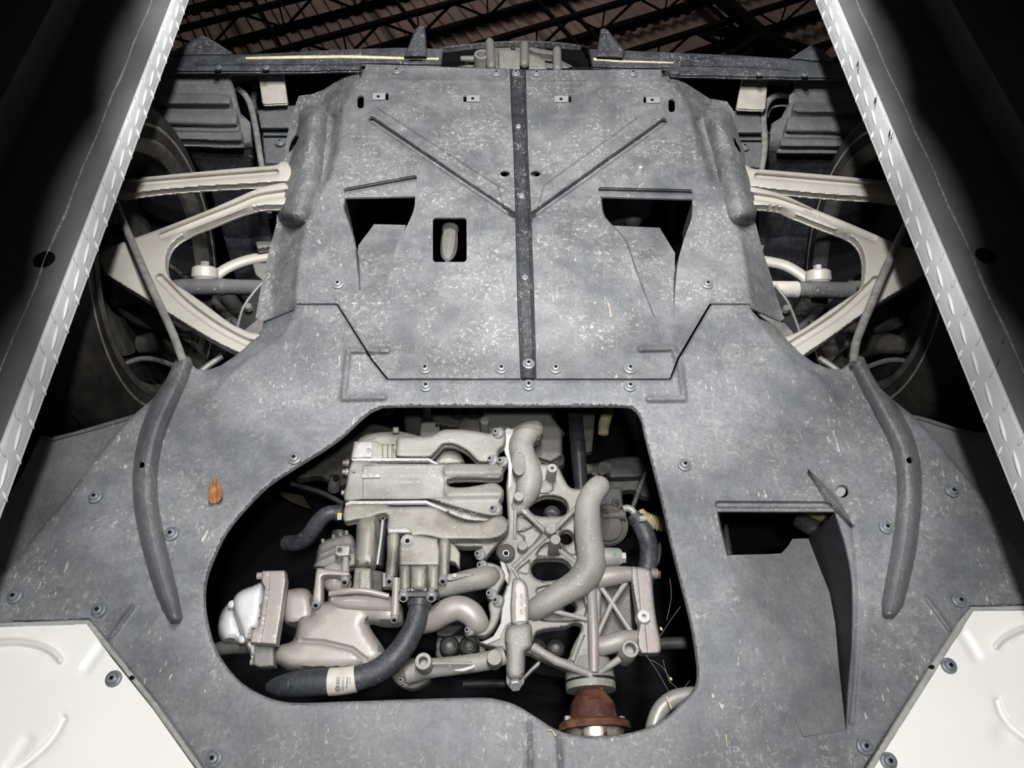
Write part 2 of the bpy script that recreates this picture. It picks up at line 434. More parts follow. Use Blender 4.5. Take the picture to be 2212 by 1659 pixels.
metal('dirty_rubber', (.10, .105, .112), (.22, .22, .20), .6, .65, 0, .3, .45)
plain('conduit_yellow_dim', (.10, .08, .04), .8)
plain('dark_casting2', (.15, .145, .14), .65, .1, .3)
metal('dirty_steel2', (.30, .295, .28), (.22, .21, .19), .6, .4, .3, .15, .1)
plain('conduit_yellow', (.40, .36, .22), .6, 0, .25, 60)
plain('white_paint', (.80, .795, .765), .42, 0, .035, 5, .4, 0)
plain('runway_paint', (.84, .85, .865), .42, 0, .05, 14, .4, .15)
plain('runway_under', (.17, .17, .175), .6, 0, .14, 10, .3)
plain('weld_dust', (.42, .41, .39), .8, 0, .5, 130)
plain('trim_grey', (.33, .33, .32), .6, 0, .18, 30)
plain('bracket_cream', (.42, .40, .35), .6, 0, .14, 25)
plain('gasket_white', (.44, .44, .435), .6, 0, .08, 60)
plain('label_white', (.50, .48, .44), .55, 0, .10, 70)
plain('label_ink', (.075, .07, .085), .7, 0, .2, 60)
plain('paint_green', (.05, .26, .17), .5, 0, .2, 90)
plain('paint_yellow', (.70, .52, .03), .5, 0, .2, 90)
plain('leaf_brown', (.40, .19, .09), .6, 0, .35, 60)
plain('straw', (.62, .52, .30), .8, 0, .3, 90)
plastic('bumper_black', (.032, .035, .043), (.15, .16, .175), .9, .5, .8, .5)
plain('wax_cream', (.70, .64, .42), .7, 0, .2, 90)
plain('roof_deck', (.36, .295, .27), .8, 0, .2, 1.5, .2, 0)
plain('truss_black', (.010, .009, .009), .8, 0, .2, 5, .1, 0)
plain('chip_brown', (.07, .03, .022), .8, 0, .3, 90)
n = NT('rusty_steel'); a = n.rng(n.noise(60, 6, .7), .38, .62); b = n.rng(n.noise(22, 5, .65, .8), .48, .66)
n.out(n.mix(b, n.mix(a, (.048, .018, .014), (.095, .034, .023)), (.16, .075, .035)), .7, .1, .3); n.bump(n.noise(300, 4), .5, .001)
n = NT('flange_steel'); a = n.rng(n.noise(70, 6, .7), .50, .60)
n.out(n.mix(a, (.55, .52, .46), (.14, .06, .035)), .32, .75, .5)
n = NT('braid_black'); a = n.noise(1.0, 1, .5, 0, n.scaled(900, 900, 900))
n.out(n.mix(n.rng(a, .5, .66), (.02, .02, .022), (.16, .16, .16)), .6)
# ------------------------------------------------------------------ the shop roof
DJ = Vector((.897, -.442, 0)); NJ = Vector((.442, .897, 0))
def rp(d, c, z): return Vector((CAMX, 0, 0)) + DJ * d + NJ * c + Vector((0, 0, z))
V = []; Fc = []; c0, c1 = -12.5, 3.5; pr = [(0, 0), (.05, 0), (.065, .022), (.135, .022), (.15, 0)]
xs = []
k = -6.0
while k < 9.5:
    for a, b in pr[:-1]: xs.append((k + a, b))
    k += .15
for d, z in xs:
    V += [rp(d, c0, 6.02 + z), rp(d, c1, 6.02 + z)]
for i in range(len(xs) - 1): Fc.append((2 * i, 2 * i + 1, 2 * i + 3, 2 * i + 2))
ceil = make('ceiling', V, Fc, 'roof_deck', None, 20); ceil['kind'] = 'structure'; ceil['label'] = 'corrugated brown metal roof deck above the roof joists'
JL = ['nearest the car tail', 'second from the car tail', 'third from the car tail', 'fourth from the car tail', 'fifth from the car tail', 'farthest from the car tail']
joint = None
for j, k in enumerate((3, 2, 1, 0, -1, -2)):
    c = -7.157 + .79 * k
    t = thing('roof_joist', 'black open-web steel roof joist, ' + JL[j], 'joist', rp(1, c, 6.0), 'roof joists above the car')
    bar_w('top_chord', rp(-4.5, c, 5.985), rp(7.8, c, 5.985), .075, .07, 'truss_black', t)
    bar_w('bottom_chord', rp(-4.5, c, 5.70), rp(7.8, c, 5.70), .06, .05, 'truss_black', t)
    d = -4.5 + .2 * (k % 3); up = True
    while d < 7.4:
        bar_w('web_rod', rp(d, c, 5.70 if up else 5.98), rp(d + .42, c, 5.98 if up else 5.70), .022, .022, 'truss_black', t)
        if not up: bar_w('web_post', rp(d, c, 5.70), rp(d, c, 5.98), .016, .016, 'truss_black', t)
        d += .42; up = not up
for d, l in ((-.2, 'far left'), (1.15, 'left of the gearbox'), (2.53, 'above the left tail fin'), (3.93, 'above the gearbox housing'), (4.18, 'beside its twin above the gearbox'), (5.6, 'above the right tail fin')):
    tag(bar_w('bridging_bar', rp(d, -10.2, 5.72), rp(d, -4.6, 5.72), .034, .034, 'truss_black', None), 'thin black bridging bar crossing the roof joists, ' + l, 'bar', 'bridging bars under the roof')
g = thing('roof_girder', 'heavy black roof girder with crossing braces beside the right runway', 'girder', rp(5.9, -5.5, 6), None)
gp = P(1645, 75, 4.55); gd = (gp - Vector((CAMX, 0, 0))).dot(DJ); gc = (gp - Vector((CAMX, 0, 0))).dot(NJ)
bar_w('bottom_chord', rp(gd, gc - 4.5, gp.z), rp(gd, gc + 2.2, gp.z), .12, .10, 'truss_black', g)
bar_w('post', rp(gd, gc, gp.z), rp(gd, gc, 6.0), .08, .08, 'truss_black', g)
bar_w('brace', rp(gd, gc, gp.z), rp(gd, gc - .85, 6.0), .08, .08, 'truss_black', g)
bar_w('brace', rp(gd, gc, gp.z), rp(gd, gc + .85, 6.0), .08, .08, 'truss_black', g)
bar_w('knee_brace', rp(gd, gc, gp.z), rp(gd + .9, gc, 6.0), .07, .07, 'truss_black', g)
bar_w('knee_brace', rp(gd, gc, gp.z), rp(gd - .9, gc, 5.9), .07, .07, 'truss_black', g)

# ------------------------------------------------------------------ lift runways
def lug_mesh(L, W, H):
    nL, nW = 10, 4; V = []; Fc = []
    for i in range(nL + 1):
        s = -1 + 2 * i / nL; wd = max(.0002, W * (1 - abs(s) ** 2.0))
        for j in range(nW + 1):
            t = -1 + 2 * j / nW; V.append((s * L, t * wd, H * (1 - t * t) * (1 - s * s) ** .5))
    for i in range(nL):
        for j in range(nW): a = i * (nW + 1) + j; Fc.append((a, a + 1, a + nW + 2, a + nW + 1))
    Fc.append(tuple(i * (nW + 1) for i in range(nL + 1))); 
    me = bpy.data.meshes.new('tread_lug'); me.from_pydata(V, [], Fc); me.update(); me.polygons.foreach_set('use_smooth', [True] * len(me.polygons)); me.materials.append(MAT['runway_paint'])
    return me
LUG = lug_mesh(.0175, .0032, .0026); LUG2 = lug_mesh(.0075, .0025, .0024)
def runway(sd, xi, zb, label):
    t = thing('lift_runway', label, 'lift runway', (xi + sd * .27, -.9, 1.0 + zb), 'lift runways')
    y0, y1, zt = -2.9, .9, 1.79
    o = sorted
    box('tread_lip', o((xi, xi + sd * .006)), (y0, y1), (1 + zb, zt), 'runway_paint', t, .0015)
    box('deck_plate', o((xi + sd * .001, xi + sd * .56)), (y0, y1), (zt - .0015, zt + .005), 'runway_paint', t)
    box('underside_plate', o((xi + sd * .006, xi + sd * .15)), (y0, y1), (1 + zb + .001, 1 + zb + .007), 'runway_under', t)
    box('side_web', o((xi + sd * .15, xi + sd * .158)), (y0, y1), (1 + zb - .055, 1 + zb + .007), 'runway_under', t)
    box('lower_plate', o((xi + sd * .158, xi + sd * .56)), (y0, y1), (1 + zb - .055, 1 + zb - .047), 'runway_under', t)
    box('stringer', o((xi + sd * .26, xi + sd * .30)), (y0, y1), (1 + zb - .115, 1 + zb - .056), 'runway_under', t)
    N = 90; pts = [Vector((xi + sd * (.038 + .0012 * math.sin(i * 1.7) + .0008 * random.random()), y0 + (y1 - y0) * i / N, 1 + zb + .0005)) for i in range(N + 1)]
    tube_w('dirt_seam', pts, [.0013 * random.uniform(.5, 1.5) for _ in pts], 'weld_dust', t, 6)
    k = 0; y = -.734 - .0467 * 21
    R0 = Matrix(((0, 0, -sd), (1, 0, 0), (0, 1, 0)))            # local x -> y, y -> z, z -> inwards
    R0 = Matrix.Rotation(0, 3, 'X') @ Matrix(((0, 0, -sd), (1, 0, 0), (0, 1, 0)))
    zc = 1 + zb + (.79 - zb) / 2
    while y < -.25:
        for me, dy, dz, a in ((LUG, 0, 0, 10), (LUG2, .021, (.79 - zb) * .45, 62), (LUG2, .026, -(.79 - zb) * .45, 62)):
            shared('tread_lug', me, (xi, y + dy, zc + dz), t, R0 @ Matrix.Rotation(math.radians(a), 3, 'Z'))
        y += .0467
    return t
RL = runway(-1, -.601, .757, 'lift runway with a diamond-tread lip along the left of the picture')
RR = runway(1, .557, .747, 'lift runway with a diamond-tread lip along the right of the picture')
def rim_hole(u, v, zb, t):
    p = P(u, v, zb); lathe('drain_hole', p - Vector((0, 0, .0005)), (0, 0, 1), [(0, .012), (0, .0135), (.001, .014), (.001, .011)], 'socket_black', t)
rim_hole(95, 560, .757, RL); rim_hole(2130, 552, .747, RR)
for u, v, s in ((1851, 138, 9), (1890, 213, 13), (1920, 287, 9), (1926, 293, 9), (2165, 737, 5), (2155, 782, 9)):
    p = P(u, v, .747); a = Vector((.35, -1, 0)).normalized() * s * S(u, v, .747); b = a.orthogonal().normalized() * .0016
    cast('paint_chip', [(u - s * .25, v + s), (u + 3, v + s * .3), (u + s * .45, v - s), (u + 1, v - s * .3)], 'chip_brown', RR, .7468, .0006, 1, 0, curve=False)

# ------------------------------------------------------------------ the car body around it all
body = thing('car_body', 'black inner body shell of the raised car behind all underside parts', 'car body', (0, -.8, 2.6))
box('floor_pan', (-1.06, 1.06), (-1.52, .5), (2.62, 2.66), 'bay_black', body)
box('tail_wall', (-1.06, 1.06), (-1.54, -1.50), (2.085, 2.66), 'bay_black', body)
box('side_wall', (-1.09, -1.06), (-1.52, .5), (1.98, 2.66), 'bay_black', body)
box('side_wall', (1.06, 1.09), (-1.52, .5), (1.98, 2.66), 'bay_black', body)
box('bulkhead', (-1.06, 1.06), (.44, .5), (2.05, 2.66), 'bay_black', body)
# ------------------------------------------------------------------ fasteners
def screw_mesh(R, mat):
    k = 24; prof = [(0.0015, R), (-.0008, R), (-.0016, R * .95), (-.0022, R * .74), (-.0030, R * .66), (-.0052, R * .60), (-.0060, R * .46)]
    V = []; Fc = []
    for z, r in prof: V += [(r * math.cos(2 * math.pi * i / k), r * math.sin(2 * math.pi * i / k), z) for i in range(k)]
    star = [R * (.265 + .075 * math.cos(6 * 2 * math.pi * i / k)) for i in range(k)]
    V += [(star[i] * math.cos(2 * math.pi * i / k), star[i] * math.sin(2 * math.pi * i / k), -.0060) for i in range(k)]
    for j in range(len(prof)):
        for i in range(k): Fc.append((j * k + i, j * k + (i + 1) % k, (j + 1) * k + (i + 1) % k, (j + 1) * k + i))
    me = bpy.data.meshes.new('screw'); me.from_pydata(V, [], Fc); bm = bmesh.new(); bm.from_mesh(me)
    for f in bm.faces: 
        if f.normal.z > 0 and abs(f.normal.z) > .05: f.normal_flip()
    bmesh.ops.recalc_face_normals(bm, faces=bm.faces); bm.to_mesh(me); bm.free()
    me.polygons.foreach_set('use_smooth', [True] * len(me.polygons)); me.set_sharp_from_angle(angle=math.radians(30)); me.materials.append(MAT[mat])
    S2 = [(star[i] * math.cos(2 * math.pi * i / k), star[i] * math.sin(2 * math.pi * i / k), z) for z in (-.0060, -.0025) for i in range(k)]
    F2 = [(i, (i + 1) % k, k + (i + 1) % k, k + i) for i in range(k)] + [tuple(range(k, 2 * k))]
    m2 = bpy.data.meshes.new('socket'); m2.from_pydata(S2, [], F2); m2.materials.append(MAT['socket_black'])
    return me, m2
SCREW = screw_mesh(.0100, 'screw_zinc'); BSCREW = screw_mesh(.0100, 'screw_grey'); RIVET = screw_mesh(.0052, 'machined_alloy')
def screw(u, v, h, parent, kind=None, sc=1.0):
    me, so = kind or SCREW
    o = shared('screw' if kind is not RIVET else 'rivet', me, P(u, v, h), parent, Matrix.Rotation(random.uniform(0, 6), 3, 'Z'), sc)
    s = bpy.data.objects.new('socket', so); COL.objects.link(s); s.parent = o
    return o

# ------------------------------------------------------------------ rear undertray, left and right halves and the strip between
H0 = 1.0
ledgeL = Rib([(838, 757), (752, 757), (747, 800), (741, 860), (828, 858)], 11, -.010)
ledgeR = Rib([(1384, 754), (1455, 752), (1470, 800), (1478, 861), (1402, 862)], 11, -.010)
rpl = thing('rear_undertray', 'dusty dark plastic rear undertray half holding the small plug window', 'undertray', P(930, 480, 1.0), 'rear undertray halves')
outL = [(780, 138), (940, 144), (1101, 149), (1104, 240), (1109, 330), (1113, 470), (1117, 650), (1124, 817), (1000, 817), (838, 817), (806, 777), (729, 655), (640, 655), (635, 668), (602, 682), (567, 694), (552, 687), (560, 640), (573, 575), (585, 527), (597, 483), (599, 429), (607, 398), (611, 350), (616, 330), (619, 300), (627, 262), (638, 228), (645, 207), (675, 203), (700, 193), (745, 163), (775, 150)]
ductL = list(spline([(744, 427), (742, 450), (752, 480), (763, 515), (769, 560), (776, 627)], 4, False)) + list(spline([(828, 628), (845, 580), (860, 520), (880, 486), (894, 452), (897, 424)], 4, False))
winL = rrect(935, 470, 1008, 566, 7)
fL = [Groove([(803, 259), (960, 365), (1110, 466)], 8, .013, 5), Step([(806, 225), (1080, 402), (1087, 440), (1100, 455), (960, 358), (812, 258)], .004, 5),
      Groove([(748, 412), (895, 385)], 6.5, .012, 4), Step([(770, 140), (1096, 147), (1097, 176), (772, 172)], .0035, 5),
      Slope([(772, 180), (748, 235), (742, 300), (722, 380), (692, 432), (668, 480), (652, 560), (641, 700)], 1, .0010, .060, 16),
      Rib(spline([(676, 256), (668, 320), (654, 388), (634, 455)], 4, False), np.interp(np.linspace(0, 3, 13), range(4), [31, 33, 40, 36]), -.064, True), Rib([(718, 256), (714, 320), (700, 385)], 15, .012), Bump(688, 547, 16, -.006), Bump(575, 640, 12, -.003), ledgeL,
      Rib([(726, 640), (790, 742), (836, 800)], 9, -.0025), Bump(808, 575, 1, 0)]
sheet('panel', outL, 'dusty_plastic', rpl, H0, fL, [ductL, winL, rrect(772, 206, 786, 234, 6.5), rrect(833, 200, 839, 216, 1), rrect(1001, 206, 1008, 220, 1), circ(1091, 375, 10.5, 6.5), [(643, 291), (645, 297), (639, 311), (630, 326), (624, 330), (624, 319), (629, 303), (636, 293)]], .004, 12, 4)
rprt = thing('rear_undertray', 'dusty dark plastic rear undertray half with the larger curved air duct', 'undertray', P(1330, 480, 1.0), 'rear undertray halves')
outR = [(1136, 151), (1300, 151), (1446, 149), (1455, 162), (1482, 180), (1533, 213), (1570, 219), (1583, 236), (1587, 262), (1597, 296), (1609, 328), (1611, 354), (1618, 381), (1634, 415), (1637, 449), (1632, 479), (1641, 516), (1651, 553), (1662, 584), (1676, 635), (1694, 688), (1686, 694), (1622, 665), (1620, 655), (1533, 655), (1462, 775), (1447, 817), (1300, 817), (1159, 817), (1154, 640), (1148, 470), (1141, 330), (1138, 240)]
ductR = list(spline([(1496, 430), (1494, 470), (1480, 510), (1466, 560), (1459, 620), (1456, 684)], 4, False)) + list(spline([(1412, 685), (1390, 630), (1375, 590), (1360, 545), (1345, 512), (1322, 488), (1302, 462), (1297, 425)], 4, False))
fR = [Groove([(1434, 263), (1290, 366), (1150, 466)], 8, .013, 5), Step([(1382, 248), (1172, 400), (1163, 438), (1160, 452), (1290, 356), (1425, 258)], .004, 5),
      Groove([(1298, 411), (1490, 416)], 7, .012, 4), Step([(1140, 150), (1440, 148), (1446, 178), (1142, 176)], .0035, 5),
      Slope([(1452, 188), (1484, 240), (1500, 320), (1538, 400), (1568, 450), (1596, 520), (1610, 600), (1622, 700)], -1, .0010, .060, 16),
      Rib(spline([(1553, 262), (1572, 322), (1592, 388), (1607, 452)], 4, False), np.interp(np.linspace(0, 3, 13), range(4), [31, 33, 38, 36]), -.064, True), Rib([(1510, 262), (1526, 322), (1546, 388)], 15, .012), Bump(1384, 357, 26, -.010), ledgeR,
      Rib([(1540, 640), (1478, 742), (1452, 800)], 9, -.0025)]
sheet('panel', outR, 'dusty_plastic', rprt, H0, fR, [ductR, rrect(1444, 213, 1458, 242, 6.5), rrect(1228, 206, 1234, 221, 1), rrect(1390, 208, 1396, 222, 1), circ(1157, 375, 10.5, 6.5), [(1583, 297), (1590, 300), (1598, 314), (1602, 329), (1597, 328), (1588, 314)]], .004, 12, 4)
post('plug_stub', 1384, 361, .9895, 4, .004, 'gasket_white', rprt)
def ramp_h(v0, h0, v1, h1): return lambda uv: h0 + (h1 - h0) * smooth01((uv[:, 1] - v0) / (v1 - v0)) ** .9
def wall(name, edge, h0, hf, mat, parent):
    e = np.asarray(edge); A = PN(e, h0); B = A.copy(); B[:, 2] = 1 + hf(e); n = len(e)
    T = np.array([.0025, 0, 0]); V = np.vstack([A, B, A + T, B + T]); Fc = []
    for i in range(n - 1): Fc += [(i, i + 1, n + i + 1, n + i), (2 * n + i, 3 * n + i, 3 * n + i + 1, 2 * n + i + 1), (i, 2 * n + i, 2 * n + i + 1, i + 1), (n + i, n + i + 1, 3 * n + i + 1, 3 * n + i)]
    return make(name, V, Fc, mat, parent)
sheet('duct_ramp', [(808, 484), (877, 486), (864, 518), (848, 580), (830, 629), (777, 629), (771, 565), (774, 530)], 'dusty_plastic', rpl, 1, (Bump(810, 575, 18, -.009, 26),), (), .003, 10, 4, tilt=ramp_h(629, 1.003, 484, 1.075))
sheet('duct_ramp', [(1318, 487), (1425, 492), (1458, 546), (1457, 684), (1411, 686), (1390, 634), (1375, 594), (1360, 549), (1345, 516)], 'dusty_plastic', rprt, 1, (), (), .003, 10, 4, tilt=ramp_h(685, 1.003, 490, 1.075))
wh = lambda v0, v1: (lambda e: 1.003 + .085 * np.clip((v0 - e[:, 1]) / (v0 - v1), 0.02, 1))
wall('duct_wall', ductL[:21], 1.002, wh(628, 470), 'clean_plastic', rpl); wall('duct_wall', ductL[21:], 1.002, wh(628, 470), 'clean_plastic', rpl)
wall('duct_wall', ductR[:21], 1.002, wh(685, 470), 'clean_plastic', rprt); wall('duct_wall', ductR[21:], 1.002, wh(685, 470), 'clean_plastic', rprt)
for (u0, v0, u1, v1, hu, t) in ((805, 201, 832, 215, 817, rpl), (1008, 206, 1036, 219, 1021, rpl), (1198, 207, 1228, 220, 1212, rprt), (1396, 209, 1425, 222, 1409, rprt)):
    c = sheet('clip_nut', rrect(u0, v0, u1, v1, 1.5), 'machined_alloy', t, .9972, (), [circ(hu, (v0 + v1) / 2, 3.6, 3)], .0012, 8)
    sheet('nut_barrel', circ(hu, (v0 + v1) / 2, 3.6, 3), 'socket_black', c, .9985, (), (), .002, 4)
for u, v, t in ((857, 154, rpl), (1072, 159, rpl), (730, 614, rpl), (918, 796, rpl), (1083, 796, rpl), (1159, 159, rprt), (1367, 159, rprt), (1528, 614, rprt), (1200, 796, rprt), (1361, 796, rprt)): screw(u, v, .9985 if v > 200 else 1.0015, t)
strip = thing('cover_strip', 'narrow black cover strip between the two rear undertray halves', 'strip', P(1128, 480, 1.0))
sheet('panel', [(1104, 150), (1133, 151), (1138, 330), (1145, 470), (1151, 650), (1156, 816), (1127, 816), (1120, 650), (1116, 470), (1112, 330), (1107, 240)], 'strip_plastic', strip, .9985, (Rib([(1105, 150), (1113, 330), (1117, 470), (1121, 650), (1128, 816)], 3.5, -.003), Rib([(1131, 150), (1136, 330), (1143, 470), (1149, 650), (1154, 816)], 3.5, -.003)), (), .004, 10, 2.2)
sheet('seam_light_block', [(1090, 150), (1150, 150), (1158, 470), (1172, 830), (1108, 830), (1098, 470)], 'duct_black', strip, 1.008, (), (), .003, 20)  # added dark sheet, blocks lamp light leaking through the seams beside the strip
screw(1114, 159, .998, strip); screw(1142, 786, .9975, strip)
for u, v in ((1120, 274), (1127, 423), (1134, 600)): screw(u, v, .998, strip, RIVET)
# things seen through the openings of the rear undertray
pl = thing('drain_plug', 'dirty pale bullet-shaped plug seen through the small window', 'plug', P(970, 530, 1.04))
tube('plug_body', [(972, 497, 1.045, 15), (971, 515, 1.043, 18), (969, 540, 1.04, 18), (967, 556, 1.035, 13), (966, 563, 1.03, 5)], 'dirty_steel', pl, 8)
tube('plug_neck', [(974, 482, 1.035, 9), (973, 495, 1.035, 10)], 'dirty_steel', pl, 8, 2)
tube('plug_collar', [(973, 492, 1.036, 18), (972.5, 497, 1.036, 18)], 'dirty_steel', pl, 12, 2)
can = tube('oil_filter_can', [(1340, 412, 1.13, 50), (1352, 440, 1.125, 56), (1362, 462, 1.12, 44), (1367, 474, 1.12, 20)], 'dark_casting2', None, 20, 4, 'round')
tag(can, 'rounded dark can deep inside the larger curved air duct', 'can')

# ------------------------------------------------------------------ front undertray with the engine opening
ft = thing('front_undertray', 'big dusty grey plastic undertray around the engine opening', 'undertray', P(1106, 1300, 1.0))
outF = [(640, 657.5), (728, 657.5), (803, 779), (836, 820), (1000, 820), (1300, 820), (1449, 820), (1466, 777), (1536, 657.5), (1620, 657.5), (1625, 672), (1640, 688), (1676, 704), (1702, 736), (1729, 763), (1759, 784), (1793, 797), (1818, 797), (1832, 786), (1840, 772), (1853, 767), (1866, 772), (1881, 804), (1901, 838), (1928, 863), (1978, 902), (2026, 952), (2080, 1020), (2113, 1060), (2160, 1130), (2205, 1200), (2300, 1330),
        (2212, 1309), (2098, 1311), (2070, 1350), (2015, 1430), (1868, 1659), (1830, 1725), (480, 1725), (438, 1659), (330, 1508), (285, 1455), (192, 1340), (60, 1344), (-80, 1350), (-60, 1260), (10, 1235), (40, 1206), (71, 1159), (147, 1071), (199, 1000), (250, 935), (290, 895), (331, 861), (358, 821), (379, 777), (395, 766), (411, 772), (416, 788), (426, 797), (449, 799), (476, 790), (506, 770), (530, 750), (557, 723), (572, 697), (635, 671)]
engine_hole = spline([(845, 878), (1000, 878), (1200, 878), (1340, 878), (1368, 884), (1384, 905), (1392, 940), (1410, 1010), (1430, 1090), (1450, 1180), (1470, 1260), (1490, 1340), (1502, 1410), (1506, 1460), (1497, 1491), (1470, 1520), (1440, 1548), (1400, 1571), (1350, 1585), (1290, 1590), (1240, 1587), (1200, 1575), (1160, 1550), (1115, 1523), (1080, 1512), (1040, 1507), (900, 1510), (700, 1517), (640, 1518), (600, 1513), (560, 1498), (520, 1473), (490, 1440), (465, 1400), (450, 1350), (443, 1300), (447, 1250), (465, 1200), (490, 1150), (530, 1100), (580, 1050), (640, 1010), (700, 973), (740, 944), (770, 916), (797, 893), (818, 883)], 3)
ductF = [(1548, 1105), (1670, 1105), (1805, 1105)] + list(spline([(1812, 1130), (1825, 1170), (1838, 1230), (1843, 1290), (1841, 1400), (1834, 1480), (1829, 1577)], 4, False)) + [(1735, 1592), (1700, 1520), (1640, 1400), (1590, 1270), (1570, 1200), (1555, 1140)]
ribL = [(397, 782), (377, 828), (351, 880), (331, 930), (319, 980), (313, 1040), (317, 1100), (328, 1160), (343, 1220), (360, 1280), (377, 1332)]
ribR = [(1856, 784), (1888, 840), (1922, 900), (1948, 950), (1961, 1000), (1965, 1060), (1961, 1120), (1952, 1190), (1940, 1250), (1929, 1300), (1922, 1322)]
hwL = [20, 24, 26, 27, 27, 27, 27, 27, 26, 24, 16]
fF = [Rib(spline(ribL, 3, False), np.interp(np.linspace(0, 10, 31), range(11), hwL), -.034, True), Rib(spline(ribR, 3, False), np.interp(np.linspace(0, 10, 31), range(11), hwL), -.034, True),
      ledgeL, ledgeR, Groove([(1552, 1090), (1793, 1091)], 8.5, .009, 5),
      Slope([(640, 640), (634, 696), (606, 738), (540, 780), (500, 814), (472, 846), (452, 880), (430, 930)], 1, .0006, .030, 12, 3),
      Slope([(1622, 640), (1632, 690), (1664, 736), (1716, 790), (1764, 818), (1790, 850), (1815, 890), (1840, 930)], -1, .0006, .030, 12, 3),
      Rib([(1747, 1016), (1795, 1078), (1842, 1136)], [2, 15, 2], -.016), Rib([(1143, 1560), (1148, 1725)], 8, -.004), Rib([(1207, 1592), (1216, 1725)], 8, -.004),
      Rib([(240, 1375), (285, 1312)], 9, -.005), Rib([(2052, 1360), (2000, 1290)], 9, -.005), Step([(1560, 900), (1700, 930), (1770, 1000), (1740, 1060), (1540, 1060)], -.002, 30),
      Rib([(1838, 1115), (1850, 1200), (1856, 1290), (1852, 1400), (1840, 1560)], 10, .003)]
sheet('panel', outF, 'tray_plastic', ft, H0 + .0015, fF, [engine_hole, ductF, circ(465, 1062, 16, 19), circ(1819, 1061, 15, 14), circ(306, 1004, 6.5, 7), circ(1965, 994, 7, 7)], .004, 13, 4.5, (9, .006), edge_loops=(0, 1))
screws_f = ((920, 834), (1142, 832), (1361, 834), (636, 990), (1479, 1004), (370, 1153), (1914, 1139), (206, 1073), (2057, 1061), (213, 1318), (2072, 1297), (461, 1638), (1868, 1612), (32, 1288))
for u, v in screws_f: screw(u, v, .9995, ft, SCREW if v < 1020 else BSCREW)
rampF = [(1570, 1199), (1660, 1197), (1688, 1195), (1702, 1180), (1712, 1164), (1746, 1163), (1772, 1230), (1792, 1280), (1804, 1345), (1812, 1440), (1827, 1577), (1736, 1591), (1700, 1521), (1640, 1402), (1590, 1272)]
sheet('duct_ramp', rampF, 'clean_plastic2', ft, 1, (), (), .003, 14, 5, tilt=lambda uv: 1.0022 + .085 * smooth01((uv[:, 0] - (1565 + (uv[:, 1] - 1200) * .43)) / 230) * np.clip((1592 - uv[:, 1]) / 330, 0, 1))
eo = np.array(ductF[3:32]); 
wall('duct_wall', ductF[2:28], 1.002, lambda e: 1.006 + .11 * np.clip((1592 - e[:, 1]) / 330, 0.01, 1), 'duct_black', ft)
wall('duct_wall', [(1548, 1105), (1555, 1140), (1570, 1200)], 1.002, lambda e: 1.05 + 0 * e[:, 0], 'duct_black', ft)
sheet('grommet', circ(1812, 1060, 15, 14), 'trim_grey', ft, 1.012, (), (), .003, 8)
# ------------------------------------------------------------------ sill panels, white
def sill(label, out, ribs, trims, scr, hole):
    t = thing('sill_panel', label, 'sill panel', P(out[0][0], out[0][1] + 80, 1.0), 'white sill panels')
    sheet('panel', out, 'white_paint', t, .9985, ribs, (), .004, 18, 5)
    a, b = trims
    for q in trims: sheet('edge_trim', q, 'trim_grey', t, .9975, (), (), .005, 14, 4, (3, .0015))
    for u, v in scr: screw(u, v, .9965, t, BSCREW)
    sheet('trim_hole', circ(*hole, 6, 5, 12), 'socket_black', t, .9972, (), (), .002, 5)
sill('white painted sill panel in the lower left corner', [(188, 1348), (240, 1420), (330, 1532), (420, 1659), (470, 1730), (-90, 1730), (-90, 1358)],
     (Rib(spline([(-20, 1390), (35, 1386), (80, 1393), (112, 1408), (130, 1426)], 4, False), 11, -.007), Rib(spline([(138, 1552), (118, 1590), (85, 1625), (40, 1662)], 4, False), 11, .006), Rib([(185, 1445), (218, 1398)], 18, .004), Rib([(20, 1660), (60, 1600)], 22, .003)),
     ([(-90, 1348), (191, 1339), (198, 1345), (191, 1350), (-90, 1358)], [(191, 1340), (198, 1344), (285, 1453), (340, 1520), (440, 1662), (480, 1730), (468, 1730), (426, 1662), (328, 1526), (273, 1456), (186, 1349)]), ((245, 1466),), (285, 1464))
sill('white painted sill panel in the lower right corner', [(2103, 1320), (2060, 1385), (1985, 1505), (1888, 1659), (1842, 1730), (2330, 1730), (2330, 1318)],
     (Rib(spline([(2152, 1396), (2168, 1380), (2195, 1365), (2240, 1348)], 4, False), 11, -.007), Rib(spline([(2154, 1515), (2165, 1545), (2190, 1575), (2230, 1605)], 4, False), 11, .006), Rib([(2080, 1370), (2110, 1420)], 18, .004), Bump(2170, 1585, 40, .003)),
     ([(2096, 1311), (2330, 1306), (2330, 1317), (2103, 1320)], [(2098, 1310), (2104, 1319), (2078, 1360), (2022, 1450), (1888, 1662), (1846, 1730), (1834, 1730), (1872, 1660), (2010, 1438), (2066, 1350)]), ((2050, 1438), (1920, 1644)), (2013, 1441))

# ------------------------------------------------------------------ liners beside the front undertray
tag(sheet('sill_liner', [(300, 892), (262, 903), (200, 921), (160, 933), (110, 945), (88, 940), (50, 1020), (-90, 1240), (-40, 1300), (60, 1210), (160, 1090), (260, 960)], 'liner_plastic', None, 1.018, (Rib([(300, 896), (200, 926), (110, 950), (85, 946)], 7, -.006),), (), .004, 14), 'dark plastic sill liner in shade behind the left wheel', 'liner', 'sill liners')
tag(sheet('sill_liner', [(1970, 895), (2010, 905), (2060, 922), (2110, 935), (2150, 930), (2170, 925), (2230, 1010), (2330, 1200), (2320, 1330), (2190, 1210), (2100, 1070), (2000, 945)], 'liner_plastic', None, 1.018, (Rib([(1978, 900), (2060, 926), (2130, 938), (2170, 928)], 7, -.006),), (), .004, 14), 'dark plastic sill liner in shade behind the right wheel', 'liner', 'sill liners')

